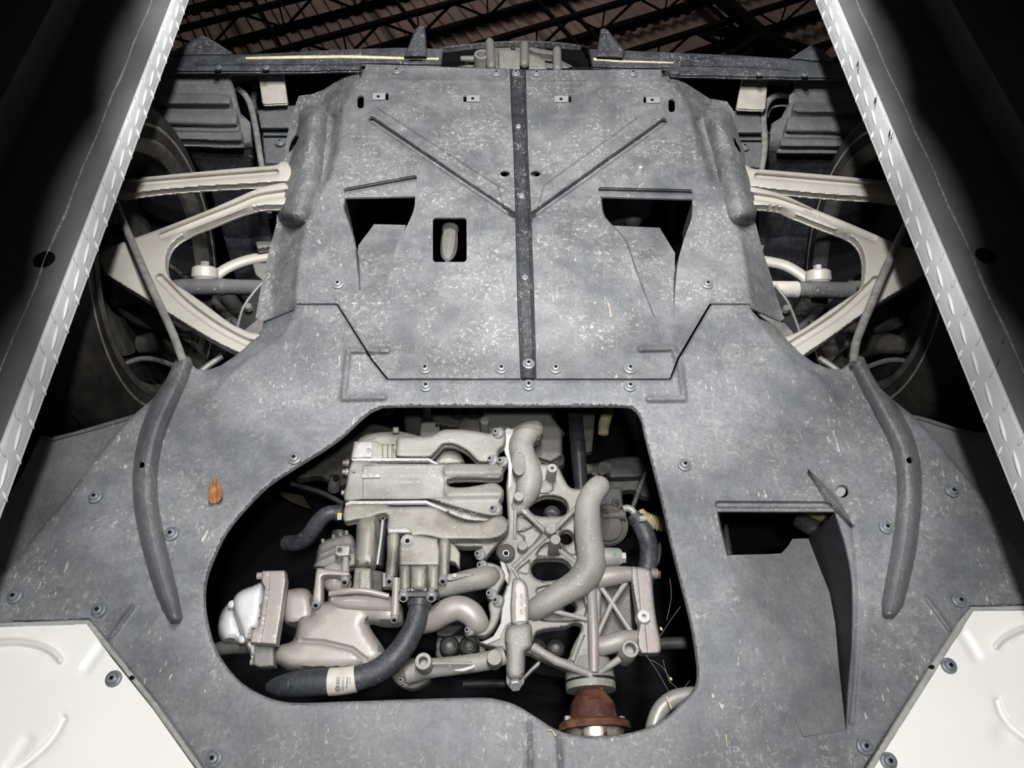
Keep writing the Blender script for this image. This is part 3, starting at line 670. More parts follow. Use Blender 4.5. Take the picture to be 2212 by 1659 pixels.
# ------------------------------------------------------------------ tail: bumper lip, fins, brackets, gearbox end
bp = thing('rear_bumper', 'scuffed black rear bumper lip with four downward fins under the roof', 'bumper', P(1106, 125, 1.0))
def lip(out, line, up):
    cast('lip', out, 'bumper_black', bp, 1.0, .006, 6, .006, curve=False, step=4)
    cast('wax_line', line, 'wax_cream', bp, .9975, .004, 2, .001, curve=False)
lip([(330, 128), (400, 119), (530, 118), (740, 107), (860, 103), (958, 106), (953, 142), (782, 138), (778, 152), (640, 155), (500, 155), (330, 155)], [(530, 123), (640, 120), (760, 119), (870, 123), (948, 125), (948, 128), (860, 127), (740, 124), (530, 127)], 1)
lip([(1272, 106), (1330, 108), (1480, 115), (1600, 120), (1708, 127), (1760, 134), (1850, 138), (1850, 170), (1759, 169), (1675, 168), (1472, 164), (1449, 162), (1442, 149), (1280, 147)], [(1282, 125), (1340, 130), (1430, 133), (1455, 134), (1455, 136), (1340, 133), (1282, 129)], 1)
cast('lip_ridge', [(420, 135), (640, 135), (778, 137), (778, 141), (640, 140), (420, 141)], 'bumper_black', bp, .9965, .006, 2, .002, curve=False)
cast('lip_ridge', [(1470, 137), (1600, 140), (1690, 146), (1720, 153), (1690, 151), (1600, 145), (1470, 142)], 'bumper_black', bp, .9965, .006, 2, .002, curve=False)
cast('fin', [(872, 124), (896, 64), (905, 56), (916, 57), (919, 64), (923, 124)], 'bumper_black', bp, .985, .05, 5, .012, curve=False)
cast('fin', [(1287, 124), (1297, 64), (1305, 61), (1314, 65), (1328, 84), (1350, 110), (1346, 126)], 'bumper_black', bp, .985, .05, 5, .012, curve=False)
cast('fin', [(352, 122), (392, 100), (438, 76), (470, 93), (500, 114), (500, 120)], 'bumper_black', bp, 1.0, .05, 5, .012, curve=False)
cast('fin', [(1704, 128), (1752, 97), (1775, 108), (1800, 128), (1800, 138)], 'bumper_black', bp, 1.0, .05, 5, .012, curve=False)
for u, v in ((472, 146), (575, 146), (1640, 159), (1738, 161)): screw(u, v, .9905, bp, BSCREW, .7)
rec = thing('plate_recess', 'black box recess in the bumper behind the gearbox housing', 'recess', P(1110, 120, 1.1))
cast('back', [(955, 146), (961, 102), (1040, 93), (1115, 90), (1190, 92), (1246, 97), (1262, 115), (1275, 150)], 'socket_black', rec, 1.13, .02, 3, .002, curve=False)
cast('top_rim', spline([(958, 101), (1040, 92), (1115, 88), (1190, 90), (1247, 96), (1250, 100), (1190, 95), (1115, 92), (1040, 96), (962, 105)], 2), 'bumper_black', rec, 1.05, .01, 2, .002, curve=False)
gb = thing('gearbox_housing', 'pale cast gearbox end housing with three bullet posts behind the undertray', 'gearbox', P(1100, 130, 1.05))
cast('end_cover', [(1004, 148), (1006, 137), (1022, 120), (1035, 106), (1050, 98), (1075, 95), (1110, 96), (1150, 104), (1178, 112), (1212, 130), (1225, 150)], 'cast_alloy_dull', gb, 1.065, .03, 7, .012)
cast('web_plate', [(1077, 150), (1076, 106), (1100, 107), (1122, 111), (1165, 123), (1178, 133), (1182, 152)], 'cast_alloy', gb, 1.045, .02, 5, .006, curve=False)
cast('flange', [(1146, 102), (1180, 108), (1200, 112), (1196, 121), (1150, 112)], 'dirty_steel', gb, 1.04, .02, 3)
for u, v, ub, vb, r, hh in ((1058, 90, 1061, 142, 9.5, 1.02), (1133, 96, 1133, 138, 9.5, 1.02), (1203, 108, 1204, 148, 9.5, 1.02)):
    tube('post', [(u, v, hh + .004, r * .8), (u, v + 3, hh + .004, r), (u + (ub - u) * .5, v + (vb - v) * .5, hh + .006, r), (ub, vb, hh + .01, r + 1)], 'cast_alloy_dull', gb, 16, 4, 'round')
post('bore', 1040, 116, 1.025, 16, .05, 'cast_alloy', gb, 11)
tube('port', [(994, 127, 1.05, 4), (999, 127, 1.05, 6), (1024, 128, 1.05, 7)], 'cast_alloy_dull', gb, 12, 3)
tube('fitting', [(1107, 93, 1.06, 4), (1108, 104, 1.06, 5)], 'dark_metal', gb, 10, 2, 'round'); tube('fitting', [(1175, 103, 1.06, 5), (1176, 114, 1.06, 5)], 'dark_metal', gb, 10, 2, 'round')
def bracket(label, o, sc):
    t = cast('body_bracket', o, 'bracket_cream', None, 1.045, .005, 4, .004, curve=False); tag(t, label, 'bracket', 'cream bumper brackets')
bracket('cream metal bracket hanging from the bumper left of the undertray', [(556, 150), (612, 150), (622, 221), (618, 224), (570, 226), (566, 222)], 1)
bracket('cream metal bracket hanging from the bumper right of the undertray', [(1604, 160), (1660, 160), (1654, 234), (1650, 238), (1595, 236), (1590, 232)], 1)
# ------------------------------------------------------------------ wheel-arch liners with louvres
def liner(label, out, low, louv, tilt):
    t = thing('wheel_arch_liner', label, 'liner', P(*np.mean(out, 0), 1.15), 'wheel-arch liners')
    sheet('shell', out, 'liner_plastic', t, 1.12, (), (), .004, 16, 6, (5, .004), tilt=tilt)
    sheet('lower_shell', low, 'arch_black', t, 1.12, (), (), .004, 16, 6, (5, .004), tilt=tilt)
    for q in louv: sheet('louvre', spline(q, 3), 'liner_plastic', t, 1.105, (), (), .02, 10, 3, (9, .010), tilt=lambda uv, q=q: tl(uv) - .003 - .018 * np.clip((uv[:, 1] - min(a[1] for a in q)) / 24, 0, 1))
tl = lambda uv: 1.022 + np.clip(uv[:, 1] - 157, 0, 150) * .0006 + np.clip((uv[:, 1] - 307) * .0012, 0, .25)
liner('dark wheel-arch liner with three louvres beside the left runway', [(330, 156), (503, 156), (497, 166), (503, 182), (508, 196), (512, 215), (520, 245), (532, 256), (545, 268), (550, 318), (470, 322), (398, 312), (310, 250)], [(398, 314), (470, 324), (551, 320), (566, 400), (580, 480), (600, 560), (600, 660), (560, 680), (520, 640), (455, 410)],
      [[(340, 200), (420, 199), (488, 202), (499, 208), (498, 224), (488, 229), (420, 228), (340, 224)], [(340, 232), (430, 231), (500, 231), (512, 237), (514, 266), (504, 273), (420, 272), (340, 266)], [(340, 280), (430, 279), (512, 278), (523, 284), (523, 300), (512, 306), (430, 304), (340, 298)]], tl)
liner('dark wheel-arch liner with three louvres beside the right runway', [(1709, 168), (1717, 180), (1713, 199), (1705, 206), (1704, 222), (1688, 253), (1667, 267), (1659, 308), (1656, 326), (1760, 334), (1850, 330), (1940, 250), (1880, 168)], [(1656, 328), (1760, 336), (1848, 332), (1800, 410), (1740, 640), (1700, 680), (1650, 660), (1640, 560), (1640, 440), (1648, 365)],
      [[(1714, 222), (1722, 219), (1790, 222), (1870, 226), (1870, 246), (1790, 244), (1722, 243), (1712, 238)], [(1702, 250), (1712, 248), (1790, 250), (1870, 254), (1870, 292), (1790, 288), (1706, 287), (1696, 280)], [(1688, 296), (1697, 293), (1790, 295), (1870, 298), (1870, 322), (1790, 320), (1694, 319), (1683, 312)]], tl)
def chassis(label, o, f, hole):
    t = thing('chassis_mount', label, 'mount', P(*o[0], 1.08), 'chassis mounts')
    sheet('casting', o, 'liner_plastic', t, 1.07, (Step(f, .03, 8),), (), .02, 10, 4, (5, .006))
    screw(*hole, 1.094, t, BSCREW)
chassis('grey moulded mount with a screw left of the rear undertray', [(556, 240), (575, 233), (650, 226), (660, 300), (650, 360), (572, 356), (566, 300)], [(540, 276), (680, 276), (680, 380), (540, 380)], (605, 308))
chassis('grey moulded mount with a bolt hole right of the rear undertray', [(1570, 236), (1590, 240), (1640, 245), (1648, 262), (1664, 292), (1650, 366), (1600, 362)], [(1560, 286), (1690, 286), (1690, 380), (1560, 380)], (1608, 318))
tag(tube('brake_cable', [(512, 192, 1.08, 6), (528, 204, 1.08, 7), (541, 228, 1.08, 7), (550, 265, 1.075, 7), (556, 300, 1.075, 7), (563, 345, 1.08, 6.5), (574, 400, 1.10, 6), (583, 470, 1.12, 6)], 'cable_grey', None, 12), 'grey cable curving down beside the left liner louvres', 'cable', 'grey cables')
tag(tube('brake_cable', [(1708, 207, 1.08, 6.5), (1685, 206, 1.08, 7), (1665, 214, 1.075, 7), (1653, 232, 1.075, 7), (1649, 262, 1.075, 7), (1652, 300, 1.075, 7), (1650, 335, 1.08, 7), (1645, 370, 1.09, 6)], 'cable_grey', None, 12), 'grey cable hooking over beside the right liner louvres', 'cable', 'grey cables')
tag(tube('conduit', [(552, 182, 1.10, 6), (549, 200, 1.10, 6.5), (547, 222, 1.10, 6.5), (552, 240, 1.10, 6)], 'rubber', None, 10, ribs=7, ramp=.35), 'short black corrugated conduit beside the left cream bracket', 'conduit')
tag(tube('wire_loop', [(1702, 229, 1.10, 2.4), (1680, 229, 1.10, 2.4), (1664, 236, 1.10, 2.4), (1658, 252, 1.10, 2.4)], 'cable_grey', None, 8), 'thin grey wire looping under the right hooked cable', 'wire')

# ------------------------------------------------------------------ suspension arms: pale cast wishbones and toe links
def arm(name, label, out, groove, hw, h, grp, txt=None, tilt=None, cat='suspension arm'):
    t = thing(name, label, cat, P(*np.mean(out, 0), h), grp)
    o = spline(out, 4)
    b = sheet('forging', o, 'arm_alloy', t, h, [Groove(spline(g, 4, False), hw, .010, 5) for g in groove], (), .014, 9, 2.4, (5, .005), bstep=3.0)
    return t
ga = 'pale cast suspension arms'
arm('toe_link', 'straight pale alloy toe link left of the rear undertray', [(255, 390), (330, 381), (420, 372), (520, 363), (592, 357), (606, 350), (622, 352), (630, 372), (622, 392), (600, 394), (520, 399), (420, 405), (340, 412), (250, 421)], [[(235, 402), (420, 386), (596, 372)]], 8, 1.03, ga)
arm('toe_link', 'straight pale alloy toe link right of the rear undertray', [(1606, 356), (1614, 358), (1628, 365), (1660, 367), (1730, 373), (1830, 382), (1915, 391), (1960, 398), (1962, 434), (1900, 428), (1800, 422), (1700, 413), (1640, 406), (1612, 398)], [[(1636, 380), (1800, 394), (1980, 410)]], 8, 1.03, ga)
wl = arm('wishbone', 'large pale alloy wishbone left of the rear undertray, with cast lettering', [(620, 398), (585, 400), (550, 410), (500, 432), (430, 462), (330, 500), (255, 527), (226, 540), (214, 562), (224, 588), (250, 607), (330, 656), (400, 700), (470, 741), (520, 764), (545, 770), (590, 730), (566, 722), (540, 718), (522, 710), (495, 696), (440, 655), (400, 627), (376, 611), (362, 590), (358, 565), (365, 538), (380, 520), (410, 501), (455, 483), (520, 457), (560, 446), (620, 440)],
        [[(620, 418), (560, 427), (510, 447), (440, 474), (350, 510)], [(345, 600), (400, 655), (470, 706), (530, 738), (560, 745)]], 10, 1.025, ga)
wr = arm('wishbone', 'large pale alloy wishbone right of the rear undertray', [(1610, 405), (1650, 409), (1700, 424), (1760, 452), (1850, 489), (1940, 528), (1988, 545), (2004, 572), (1990, 600), (1920, 642), (1860, 682), (1790, 732), (1745, 762), (1720, 775), (1668, 735), (1700, 727), (1735, 710), (1800, 665), (1850, 631), (1864, 612), (1868, 580), (1866, 552), (1855, 527), (1830, 507), (1780, 489), (1720, 465), (1680, 448), (1610, 440)],
        [[(1610, 423), (1670, 431), (1720, 447), (1790, 474), (1890, 516)], [(1892, 605), (1830, 665), (1770, 708), (1710, 745)]], 10, 1.025, ga)
for i, (u, v) in enumerate(((310, 534), (316, 532), (322, 530), (328, 528))): ring_flat('ring_mark', u, v, 1.0305, 5, 4.2, 1.4, 'arm_alloy', wl, .002, 16)
text('cast_lettering', 'GERMANY  EKI  KAU  420 407 AlSi7  420407151', 428, 490, 1.0335, 9, 23.5, 'arm_alloy', wl, .003, squeeze=.72)
text('cast_lettering', '420407152  GERMANY', 1765, 466, 1.0335, 8, -22, 'arm_alloy', wr, .003, squeeze=.8)
# bolts and hub nut spots on the arms

# ------------------------------------------------------------------ wheels
def wheel(sd, x, label):
    c = Vector((x, -.955, 2.1245)); t = thing('wheel', label, 'wheel', (x + sd * .12, -.955, 1.79), 'rear wheels'); ax = (sd, 0, 0)
    lathe('tyre', c, ax, [(.00, .245), (-.004, .262), (-.006, .285), (.004, .308), (.022, .322), (.034, .328), (.24, .328), (.262, .30), (.27, .25), (.25, .24), (.03, .238)], 'tyre_rubber', t, 72, 50, ring=True)
    for k in range(4): lathe('tread_groove', c, ax, [(.065 + .05 * k, .3262), (.065 + .05 * k, .3288), (.073 + .05 * k, .3288), (.073 + .05 * k, .3262)], 'rubber', t, 60, ring=True)
    lathe('bead_ridge', c, ax, [(-.0045, .268), (-.0065, .271), (-.005, .274)], 'cable_grey', t, 72, ring=True)
    lathe('rim', c, ax, [(.012, .222), (-.002, .232), (-.006, .240), (-.002, .247), (.012, .243), (.10, .236), (.24, .236), (.24, .228), (.10, .222)], 'dark_casting', t, 72, ring=True)
    lathe('rim_barrel', c, ax, [(.02, .221), (.12, .212), (.20, .205), (.21, .06), (.215, .06)], 'bay_black', t, 60, ring=True)
    lathe('brake_disc', c, ax, [(.075, .165), (.075, .09), (.105, .09), (.105, .165)], 'dark_casting', t, 48, ring=True)
    lathe('hub', c, ax, [(.02, .03), (.02, .055), (.06, .07), (.13, .075)], 'dark_casting', t, 32)
    return t
wheel(-1, -.695, 'dirty wheel in shade beside the left runway')
wheel(1, .695, 'dirty wheel in shade beside the right runway')

# ------------------------------------------------------------------ half shafts, upper arms, dampers, hoses at the hubs
def mir(pts, s): return pts
def halfshaft(label, pts, boot, lab):
    t = thing('half_shaft', label, 'shaft', P(*pts[1][:3]), 'half shafts')
    tube('shaft_tube', pts, 'dirty_rubber', t, 18)
    tube('shaft_end', boot, 'dirty_steel', t, 16)
    if lab:
        q = [(1655, 626, 1.110, 18.9), (1722, 626.5, 1.110, 18.9)]; tube('paper_label', q, 'label_white', t, 18, 3)
        text('label_print', '420 501 204 A', 1700, 637, 1.0965, 7.5, 0, 'label_ink', t, .0004, squeeze=.8)
        text('label_print', 'I  -', 1694, 627, 1.0925, 8, 0, 'label_ink', t, .0004); text('label_print', '---- --- --', 1694, 615, 1.0965, 7, 0, 'label_ink', t, .0004)
halfshaft('dusty half shaft seen through the left wishbone', [(376, 622, 1.115, 16), (392, 621, 1.113, 18), (470, 620, 1.11, 18), (480, 620, 1.11, 19), (498, 620, 1.11, 17), (570, 622, 1.11, 17), (640, 622, 1.11, 17)], [(362, 618, 1.12, 11), (378, 620, 1.115, 13)], False)
halfshaft('half shaft with a white paper label seen through the right wishbone', [(1600, 626, 1.11, 17), (1660, 626, 1.11, 17.5), (1740, 626, 1.11, 17), (1748, 626, 1.11, 19), (1764, 626, 1.11, 18), (1840, 628, 1.115, 18)], [(1836, 618, 1.12, 11), (1860, 616, 1.125, 10)], True)
def upper_arm(label, pth, cup, s):
    t = thing('upper_arm', label, 'suspension arm', P(*cup, 1.17), 'curved upper arms')
    tube('curved_bar', [(*p, 1.17, 13) for p in pth], 'arm_alloy', t, 12, 6, squash=.8)
    lathe('ball_joint', P(cup[0], cup[1] - 4, 1.14), (0, .85, .45), [(0, .019), (.002, .0225), (.004, .0245), (.022, .0255), (.026, .022), (.034, .019), (.05, .015)], 'arm_alloy', t, 28)
    lathe('joint_bolt', P(cup[0], cup[1] - 5, 1.139), (0, .85, .45), [(-.010, .0075), (-.009, .0085), (0, .0085), (.004, .012)], 'bolt_steel', t, 6)
    tube('boot', [(cup[0] + s * 4, cup[1] + 44, 1.19, 22), (cup[0] + s * 6, cup[1] + 70, 1.21, 27), (cup[0] + s * 6, cup[1] + 92, 1.23, 24)], 'dark_metal', t, 18, 4)
upper_arm('curved upper arm with a ball joint left of the undertray', [(462, 600), (490, 580), (530, 564), (570, 556), (600, 552)], (443, 581), 1)
upper_arm('curved upper arm with a ball joint right of the undertray', [(1745, 606), (1725, 590), (1695, 574), (1660, 566), (1630, 562)], (1767, 588), -1)
def mount(label, q1, q2):
    t = thing('arm_bracket', label, 'bracket', P(*q1[0], 1.15), 'pressed arm brackets')
    cast('plate', q1, 'dirty_steel', t, 1.14, .012, 3, .003, curve=False); cast('plate', q2, 'dirty_steel', t, 1.13, .012, 3, .003, curve=False)
mount('pressed steel bracket behind the left undertray flank', [(552, 524), (556, 521), (600, 521), (600, 532), (556, 538)], [(546, 572), (550, 568), (590, 568), (586, 600), (566, 606), (552, 594)])
mount('pressed steel bracket behind the right undertray flank', [(1640, 528), (1652, 530), (1648, 545), (1632, 545)], [(1620, 580), (1650, 580), (1652, 600), (1640, 610), (1620, 606)])
def shield(label, o, rod, lipp, dd):
    t = thing('heat_shield', label, 'shield', P(*o[0], 1.08), 'sheet shields')
    sheet('plate', o, 'duct_black', t, 1.09, (), (), .003, 8, 3); tube('rolled_edge', [(*p, 1.088, 3) for p in rod], 'dirty_steel', t, 8)
    sheet('pale_tab', lipp, 'dark_casting2', t, 1.03, (), (), .003, 8, 3); post('pin', *dd, 1.07, 8, .01, 'dirty_steel', t)
shield('dark sheet shield with a pale tab at the left undertray corner', [(562, 615), (520, 665), (510, 712), (560, 735), (600, 690), (600, 620)], [(572, 605), (545, 636), (524, 668), (512, 712)], [(549, 696), (557, 688), (569, 695), (566, 712), (552, 726), (524, 716)], (535, 660))
shield('dark sheet shield with a pale tab at the right undertray corner', [(1672, 620), (1706, 655), (1728, 715), (1700, 735), (1660, 700), (1650, 640)], [(1674, 616), (1700, 650), (1714, 680), (1727, 716)], [(1630, 672), (1680, 694), (1695, 698), (1716, 722), (1700, 733), (1676, 706)], (1700, 664))
ss = 'brake lines at the wheels'
tag(tube('brake_line', [(238, 400, 1.02, 7), (255, 452, 1.015, 7.5), (290, 535, 1.005, 8), (322, 610, 1.0, 8.5), (350, 670, 1.0, 8.5), (375, 725, 1.0, 9), (396, 782, 1.0, 9)], 'cable_grey', None, 12), 'long grey line crossing the left wishbone to the undertray rib', 'line', ss)
tag(tube('brake_line', [(1985, 420, 1.02, 7), (1958, 482, 1.015, 7.5), (1930, 545, 1.005, 8.5), (1905, 600, 1.0, 9), (1885, 650, 1.0, 9), (1862, 705, 1.0, 9), (1848, 745, 1.0, 9), (1844, 785, 1.0, 9)], 'cable_grey', None, 12), 'long grey line crossing the right wishbone to the undertray rib', 'line', ss)
def hubbits(sd, label, f):
    t = thing('hub_carrier', label, 'hub carrier', P(*f(380, 700), 1.2), 'hub carriers')
    m = lambda l: [(*f(a, b), h, r) for a, b, h, r in l]
    tube('lower_link', m([(250, 655, 1.17, 12), (300, 690, 1.17, 13), (360, 705, 1.17, 14), (430, 706, 1.16, 13), (500, 700, 1.16, 12)]), 'dark_casting', t, 12)
    tube('brake_hose', m([(262, 790, 1.14, 5), (300, 776, 1.14, 6), (340, 778, 1.14, 6), (400, 800, 1.13, 6)]), 'cable_dark', t, 10)
    tube('carrier_web', m([(300, 745, 1.2, 20), (360, 740, 1.2, 26), (420, 770, 1.2, 20), (450, 820, 1.2, 14)]), 'dark_casting', t, 12)
    tube('tie_rod', m([(360, 570, 1.2, 6), (400, 600, 1.2, 6), (450, 640, 1.2, 8), (500, 690, 1.2, 9), (540, 720, 1.2, 8)]), 'dark_casting', t, 10)
    tube('strut', m([(490, 640, 1.22, 17), (520, 680, 1.22, 18), (550, 720, 1.22, 18)]), 'dark_metal', t, 14)
    tube('stud', m([(421, 722, 1.12, 9), (421, 735, 1.12, 9), (420, 736, 1.12, 6), (418, 746, 1.12, 5)]), 'dirty_steel', t, 10, 3)
    tube('spring_seat', m([(330, 620, 1.18, 14), (352, 640, 1.18, 18)]), 'dark_casting', t, 14)
    tube('lower_rod', m([(480, 770, 1.08, 7), (450, 790, 1.08, 7), (420, 815, 1.08, 7)]), 'dirty_steel', t, 10)
hubbits(-1, 'dark hub carrier links deep behind the left wishbone', lambda a, b: (a, b))
hubbits(1, 'dark hub carrier links deep behind the right wishbone', lambda a, b: (2247 - a + (b - 700) * .02, b + 3))
# ------------------------------------------------------------------ engine fasteners
def bolt(u, v, h, parent, r=10, axis=(-.55, 0, -.85), mat='bolt_steel', sock=True, name='bolt', long_=1.0):
    """flange bolt: washer, head and star socket, pointing along axis"""
    p = P(u, v, h); s = S(u, v, h) * r; a = Vector(axis).normalized()
    o = lathe(name, p + a * (-.004), a, [(0, s * 1.08), (.004, s * 1.08), (.005, s * .98), (.0055, s * .72), (.0055 + s * .55 * long_, s * .70), (.006 + s * .66 * long_, s * .60)], mat, parent, 20)
    if sock:
        q = p + a * (-.004 + .0062 + s * .66 * long_); x = a.orthogonal().normalized(); y = a.cross(x); k = 24
        ring = [s * (.30 + .09 * math.cos(6 * 2 * math.pi * i / k)) for i in range(k)]
        V = [q + x * ring[i] * math.cos(2 * math.pi * i / k) + y * ring[i] * math.sin(2 * math.pi * i / k) for i in range(k)]; V += [w_ - a * .0012 for w_ in V]
        make('socket', V, [tuple(range(k))] + [(i, (i + 1) % k, k + (i + 1) % k, k + i) for i in range(k)] + [tuple(range(2 * k - 1, k - 1, -1))], 'socket_black', o)
    return o
def capbolt(u, v, h, parent, r=9, ln=9):
    """socket-head cap screw seen end on from below and behind: hangs down the picture"""
    p = P(u, v, h); s = S(u, v, h) * r; a = Vector((0, .80, -.6)).normalized()
    o = lathe('cap_screw', p, a, [(-.012, s * .7), (-.003, s * .72), (-.002, s), (ln * S(u, v, h), s), (ln * S(u, v, h) + .001, s * .9)], 'bolt_steel', parent, 16)
    q = p + a * (ln * S(u, v, h) + .0012); lathe('hex_socket', q, a, [(-.001, s * .55), (.0002, s * .55)], 'socket_black', o, 6)
    return o
def strut(name, a, b, r, h, mat, parent, hb=None): return tube(name, [(*a, h, r), ((a[0] + b[0]) / 2, (a[1] + b[1]) / 2, ((hb or h) + h) / 2, r * .92), (*b, hb or h, r)], mat, parent, 12, 3)

# ------------------------------------------------------------------ dark things deep in the engine bay
eb = thing('engine_block', 'dark engine block castings deep behind the alloy front cover', 'engine block', P(1100, 1150, 1.25))
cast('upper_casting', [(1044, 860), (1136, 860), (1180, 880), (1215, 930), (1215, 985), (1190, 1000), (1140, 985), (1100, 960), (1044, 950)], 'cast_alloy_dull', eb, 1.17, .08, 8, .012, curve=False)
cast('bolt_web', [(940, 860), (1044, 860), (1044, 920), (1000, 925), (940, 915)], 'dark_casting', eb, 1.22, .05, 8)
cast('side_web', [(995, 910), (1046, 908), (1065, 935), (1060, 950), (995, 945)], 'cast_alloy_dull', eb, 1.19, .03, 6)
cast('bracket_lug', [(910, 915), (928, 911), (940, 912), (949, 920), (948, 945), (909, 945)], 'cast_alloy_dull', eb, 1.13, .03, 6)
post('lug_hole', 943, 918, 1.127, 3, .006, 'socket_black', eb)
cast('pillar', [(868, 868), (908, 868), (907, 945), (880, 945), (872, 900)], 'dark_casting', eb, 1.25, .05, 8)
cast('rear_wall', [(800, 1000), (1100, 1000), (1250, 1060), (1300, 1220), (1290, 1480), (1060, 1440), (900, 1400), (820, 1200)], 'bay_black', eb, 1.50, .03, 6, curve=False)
for u, v, hh in ((990, 886, 1.21), (1024, 885, 1.21), (971, 1396, 1.20), (1013, 1396, 1.20), (1160, 1398, 1.25), (1200, 1400, 1.25), (1192, 1110, 1.25)):
    b_ = lathe('torx_plug', P(u, v, hh), (0, 0, 1), [(-.006, .010), (-.006, .0125), (-.003, .0155), (.02, .0165)], 'dark_metal', eb, 28)
    bolt(u, v - 1, hh - .007, b_, 9, (0, .1, -1), 'dirty_steel', False, 'stud')
cast('plug_frame', [(942, 1400), (945, 1378), (960, 1372), (1020, 1374), (1036, 1384), (1048, 1400), (1040, 1418), (950, 1422)], 'cast_alloy_dull', eb, 1.225, .03, 5)
cast('hole_tab', [(944, 1372), (950, 1352), (985, 1350), (1000, 1352), (985, 1366), (970, 1375)], 'dark_casting', eb, 1.2, .01, 3)
for (u, v) in ((1196, 1000), (1204, 996)): pass
lathe('round_cap', P(1196, 992, 1.2), (0, 0, 1), [(-.004, .018), (0, .0205), (.02, .021)], 'dark_metal', eb, 28); bolt(1197, 990, 1.192, eb, 11, (0, 0, -1), 'dirty_steel', True, 'cap_bolt')
bolt(1208, 935, 1.22, eb, 11, (0, 0, -1), 'dark_metal'); bolt(1190, 888, 1.2, eb, 9, (0, 0, -1), 'dirty_steel')
post('dowel_post', 1047, 908, 1.12, 10, .06, 'cast_alloy', eb)
tag(tube('coolant_tube', [(1241, 850, 1.14, 16), (1243, 900, 1.14, 16), (1250, 980, 1.14, 16), (1257, 1090, 1.14, 15)], 'black_steel', None, 20), 'glossy black steel tube behind the cast coolant pipe', 'tube')
tag(cast('support_bar', [(1256, 860), (1287, 860), (1284, 920), (1279, 975), (1262, 980), (1258, 930)], 'dark_casting', None, 1.19, .012, 3, .003, curve=False), 'flat dark support bar right of the glossy black tube', 'bar')
tag(tube('wire_conduit', [(1318, 856, 1.22, 11), (1313, 890, 1.22, 11), (1305, 915, 1.22, 11), (1303, 938, 1.22, 10)], 'conduit_yellow', None, 14, ribs=10, ramp=.3), 'ribbed yellow conduit ending in the dark below the opening rim', 'conduit', 'ribbed yellow conduits')
tag(tube('wire_conduit', [(1380, 1105, 1.15, 11), (1390, 1118, 1.15, 14), (1406, 1126, 1.15, 15), (1425, 1132, 1.15, 15), (1450, 1134, 1.15, 14)], 'conduit_yellow', None, 14, ribs=6, ramp=.3), 'ribbed yellow conduit curling behind the clamped hose', 'conduit', 'ribbed yellow conduits')
rs = thing('side_casting', 'dark grey bracket casting in the right of the engine opening', 'casting', P(1350, 1020, 1.25))
cast('web', [(1290, 1030), (1330, 1008), (1390, 995), (1440, 985), (1440, 1060), (1395, 1075), (1370, 1060), (1340, 1062), (1310, 1060)], 'dark_casting', rs, 1.26, .03, 6)
cast('upper_web', [(1262, 1020), (1270, 1003), (1290, 1000), (1320, 990), (1400, 985), (1440, 990), (1410, 1025), (1340, 1033), (1290, 1030)], 'dark_metal', rs, 1.24, .03, 6)
tube('nozzle', [(1258, 1012, 1.22, 12), (1270, 1014, 1.22, 12), (1279, 1015, 1.22, 9)], 'dark_casting', rs, 14, 3); lathe('sleeve', P(1312, 1013, 1.2), (-1, .2, -.6), [(0, .012), (.012, .012), (.012, .006)], 'dark_casting', rs, 20)
tag(tube('thin_conduit', [(1412, 980, 1.18, 5), (1395, 1020, 1.18, 5), (1380, 1060, 1.18, 5), (1365, 1100, 1.19, 5)], 'rubber', None, 10, ribs=16, ramp=.25), 'thin black corrugated conduit slanting past the dark bracket casting', 'conduit')
al = thing('coolant_valve', 'round dark valve housing with a metal elbow right of the cast pipe', 'valve', P(1325, 1120, 1.2))
lathe('drum', P(1312, 1135, 1.18), (0, .55, -.8), [(-.03, .034), (0, .036), (.006, .034), (.006, .03), (.012, .029), (.012, .024), (.016, .022)], 'dark_casting', al, 32)
cast('cap', [(1296, 1055), (1340, 1052), (1344, 1062), (1346, 1095), (1330, 1105), (1296, 1105)], 'dark_metal', al, 1.17, .03, 4, curve=False)
tube('elbow', [(1345, 1100, 1.15, 8), (1356, 1098, 1.15, 8), (1366, 1103, 1.15, 8), (1373, 1114, 1.15, 8)], 'dirty_steel', al, 14)
tube('socket_pipe', [(1300, 1114, 1.16, 9), (1330, 1113, 1.16, 9), (1340, 1112, 1.16, 12), (1350, 1112, 1.16, 12)], 'dark_casting', al, 14, 3)
bolt(1330, 1084, 1.165, al, 8, (0, 0, -1), 'dark_metal')
ch = thing('clamped_hose', 'black rubber hose with a bright clamp right of the cast pipe', 'hose', P(1395, 1170, 1.15))
tube('hose', [(1370, 1112, 1.15, 15), (1380, 1128, 1.15, 18), (1396, 1158, 1.15, 20), (1402, 1190, 1.16, 20), (1398, 1230, 1.17, 20), (1390, 1270, 1.18, 20)], 'rubber', ch, 18)
tube('clamp', [(1375, 1119, 1.15, 19), (1380, 1128, 1.15, 20)], 'dark_metal', ch, 20, 2); tube('clamp_band', [(1380, 1121, 1.131, 7), (1393, 1120, 1.133, 7)], 'machined_alloy', ch, 10, 2)
cast('leaf_clip', [(1425, 1170), (1430, 1185), (1424, 1215), (1416, 1222), (1418, 1195)], 'dark_casting', ch, 1.2, .004, 1)
tag(tube('lower_rail', [(1400, 1395, 1.16, 12), (1440, 1390, 1.16, 13), (1520, 1388, 1.16, 13)], 'dark_metal', None, 12, 3), 'dark rail end at the right edge of the engine opening', 'rail')
tag(tube('cross_rail', [(1000, 1478, 1.25, 9), (1080, 1476, 1.25, 9), (1120, 1476, 1.25, 9)], 'dark_metal', None, 10, 3), 'dim dark rail under the drain bolt', 'rail')
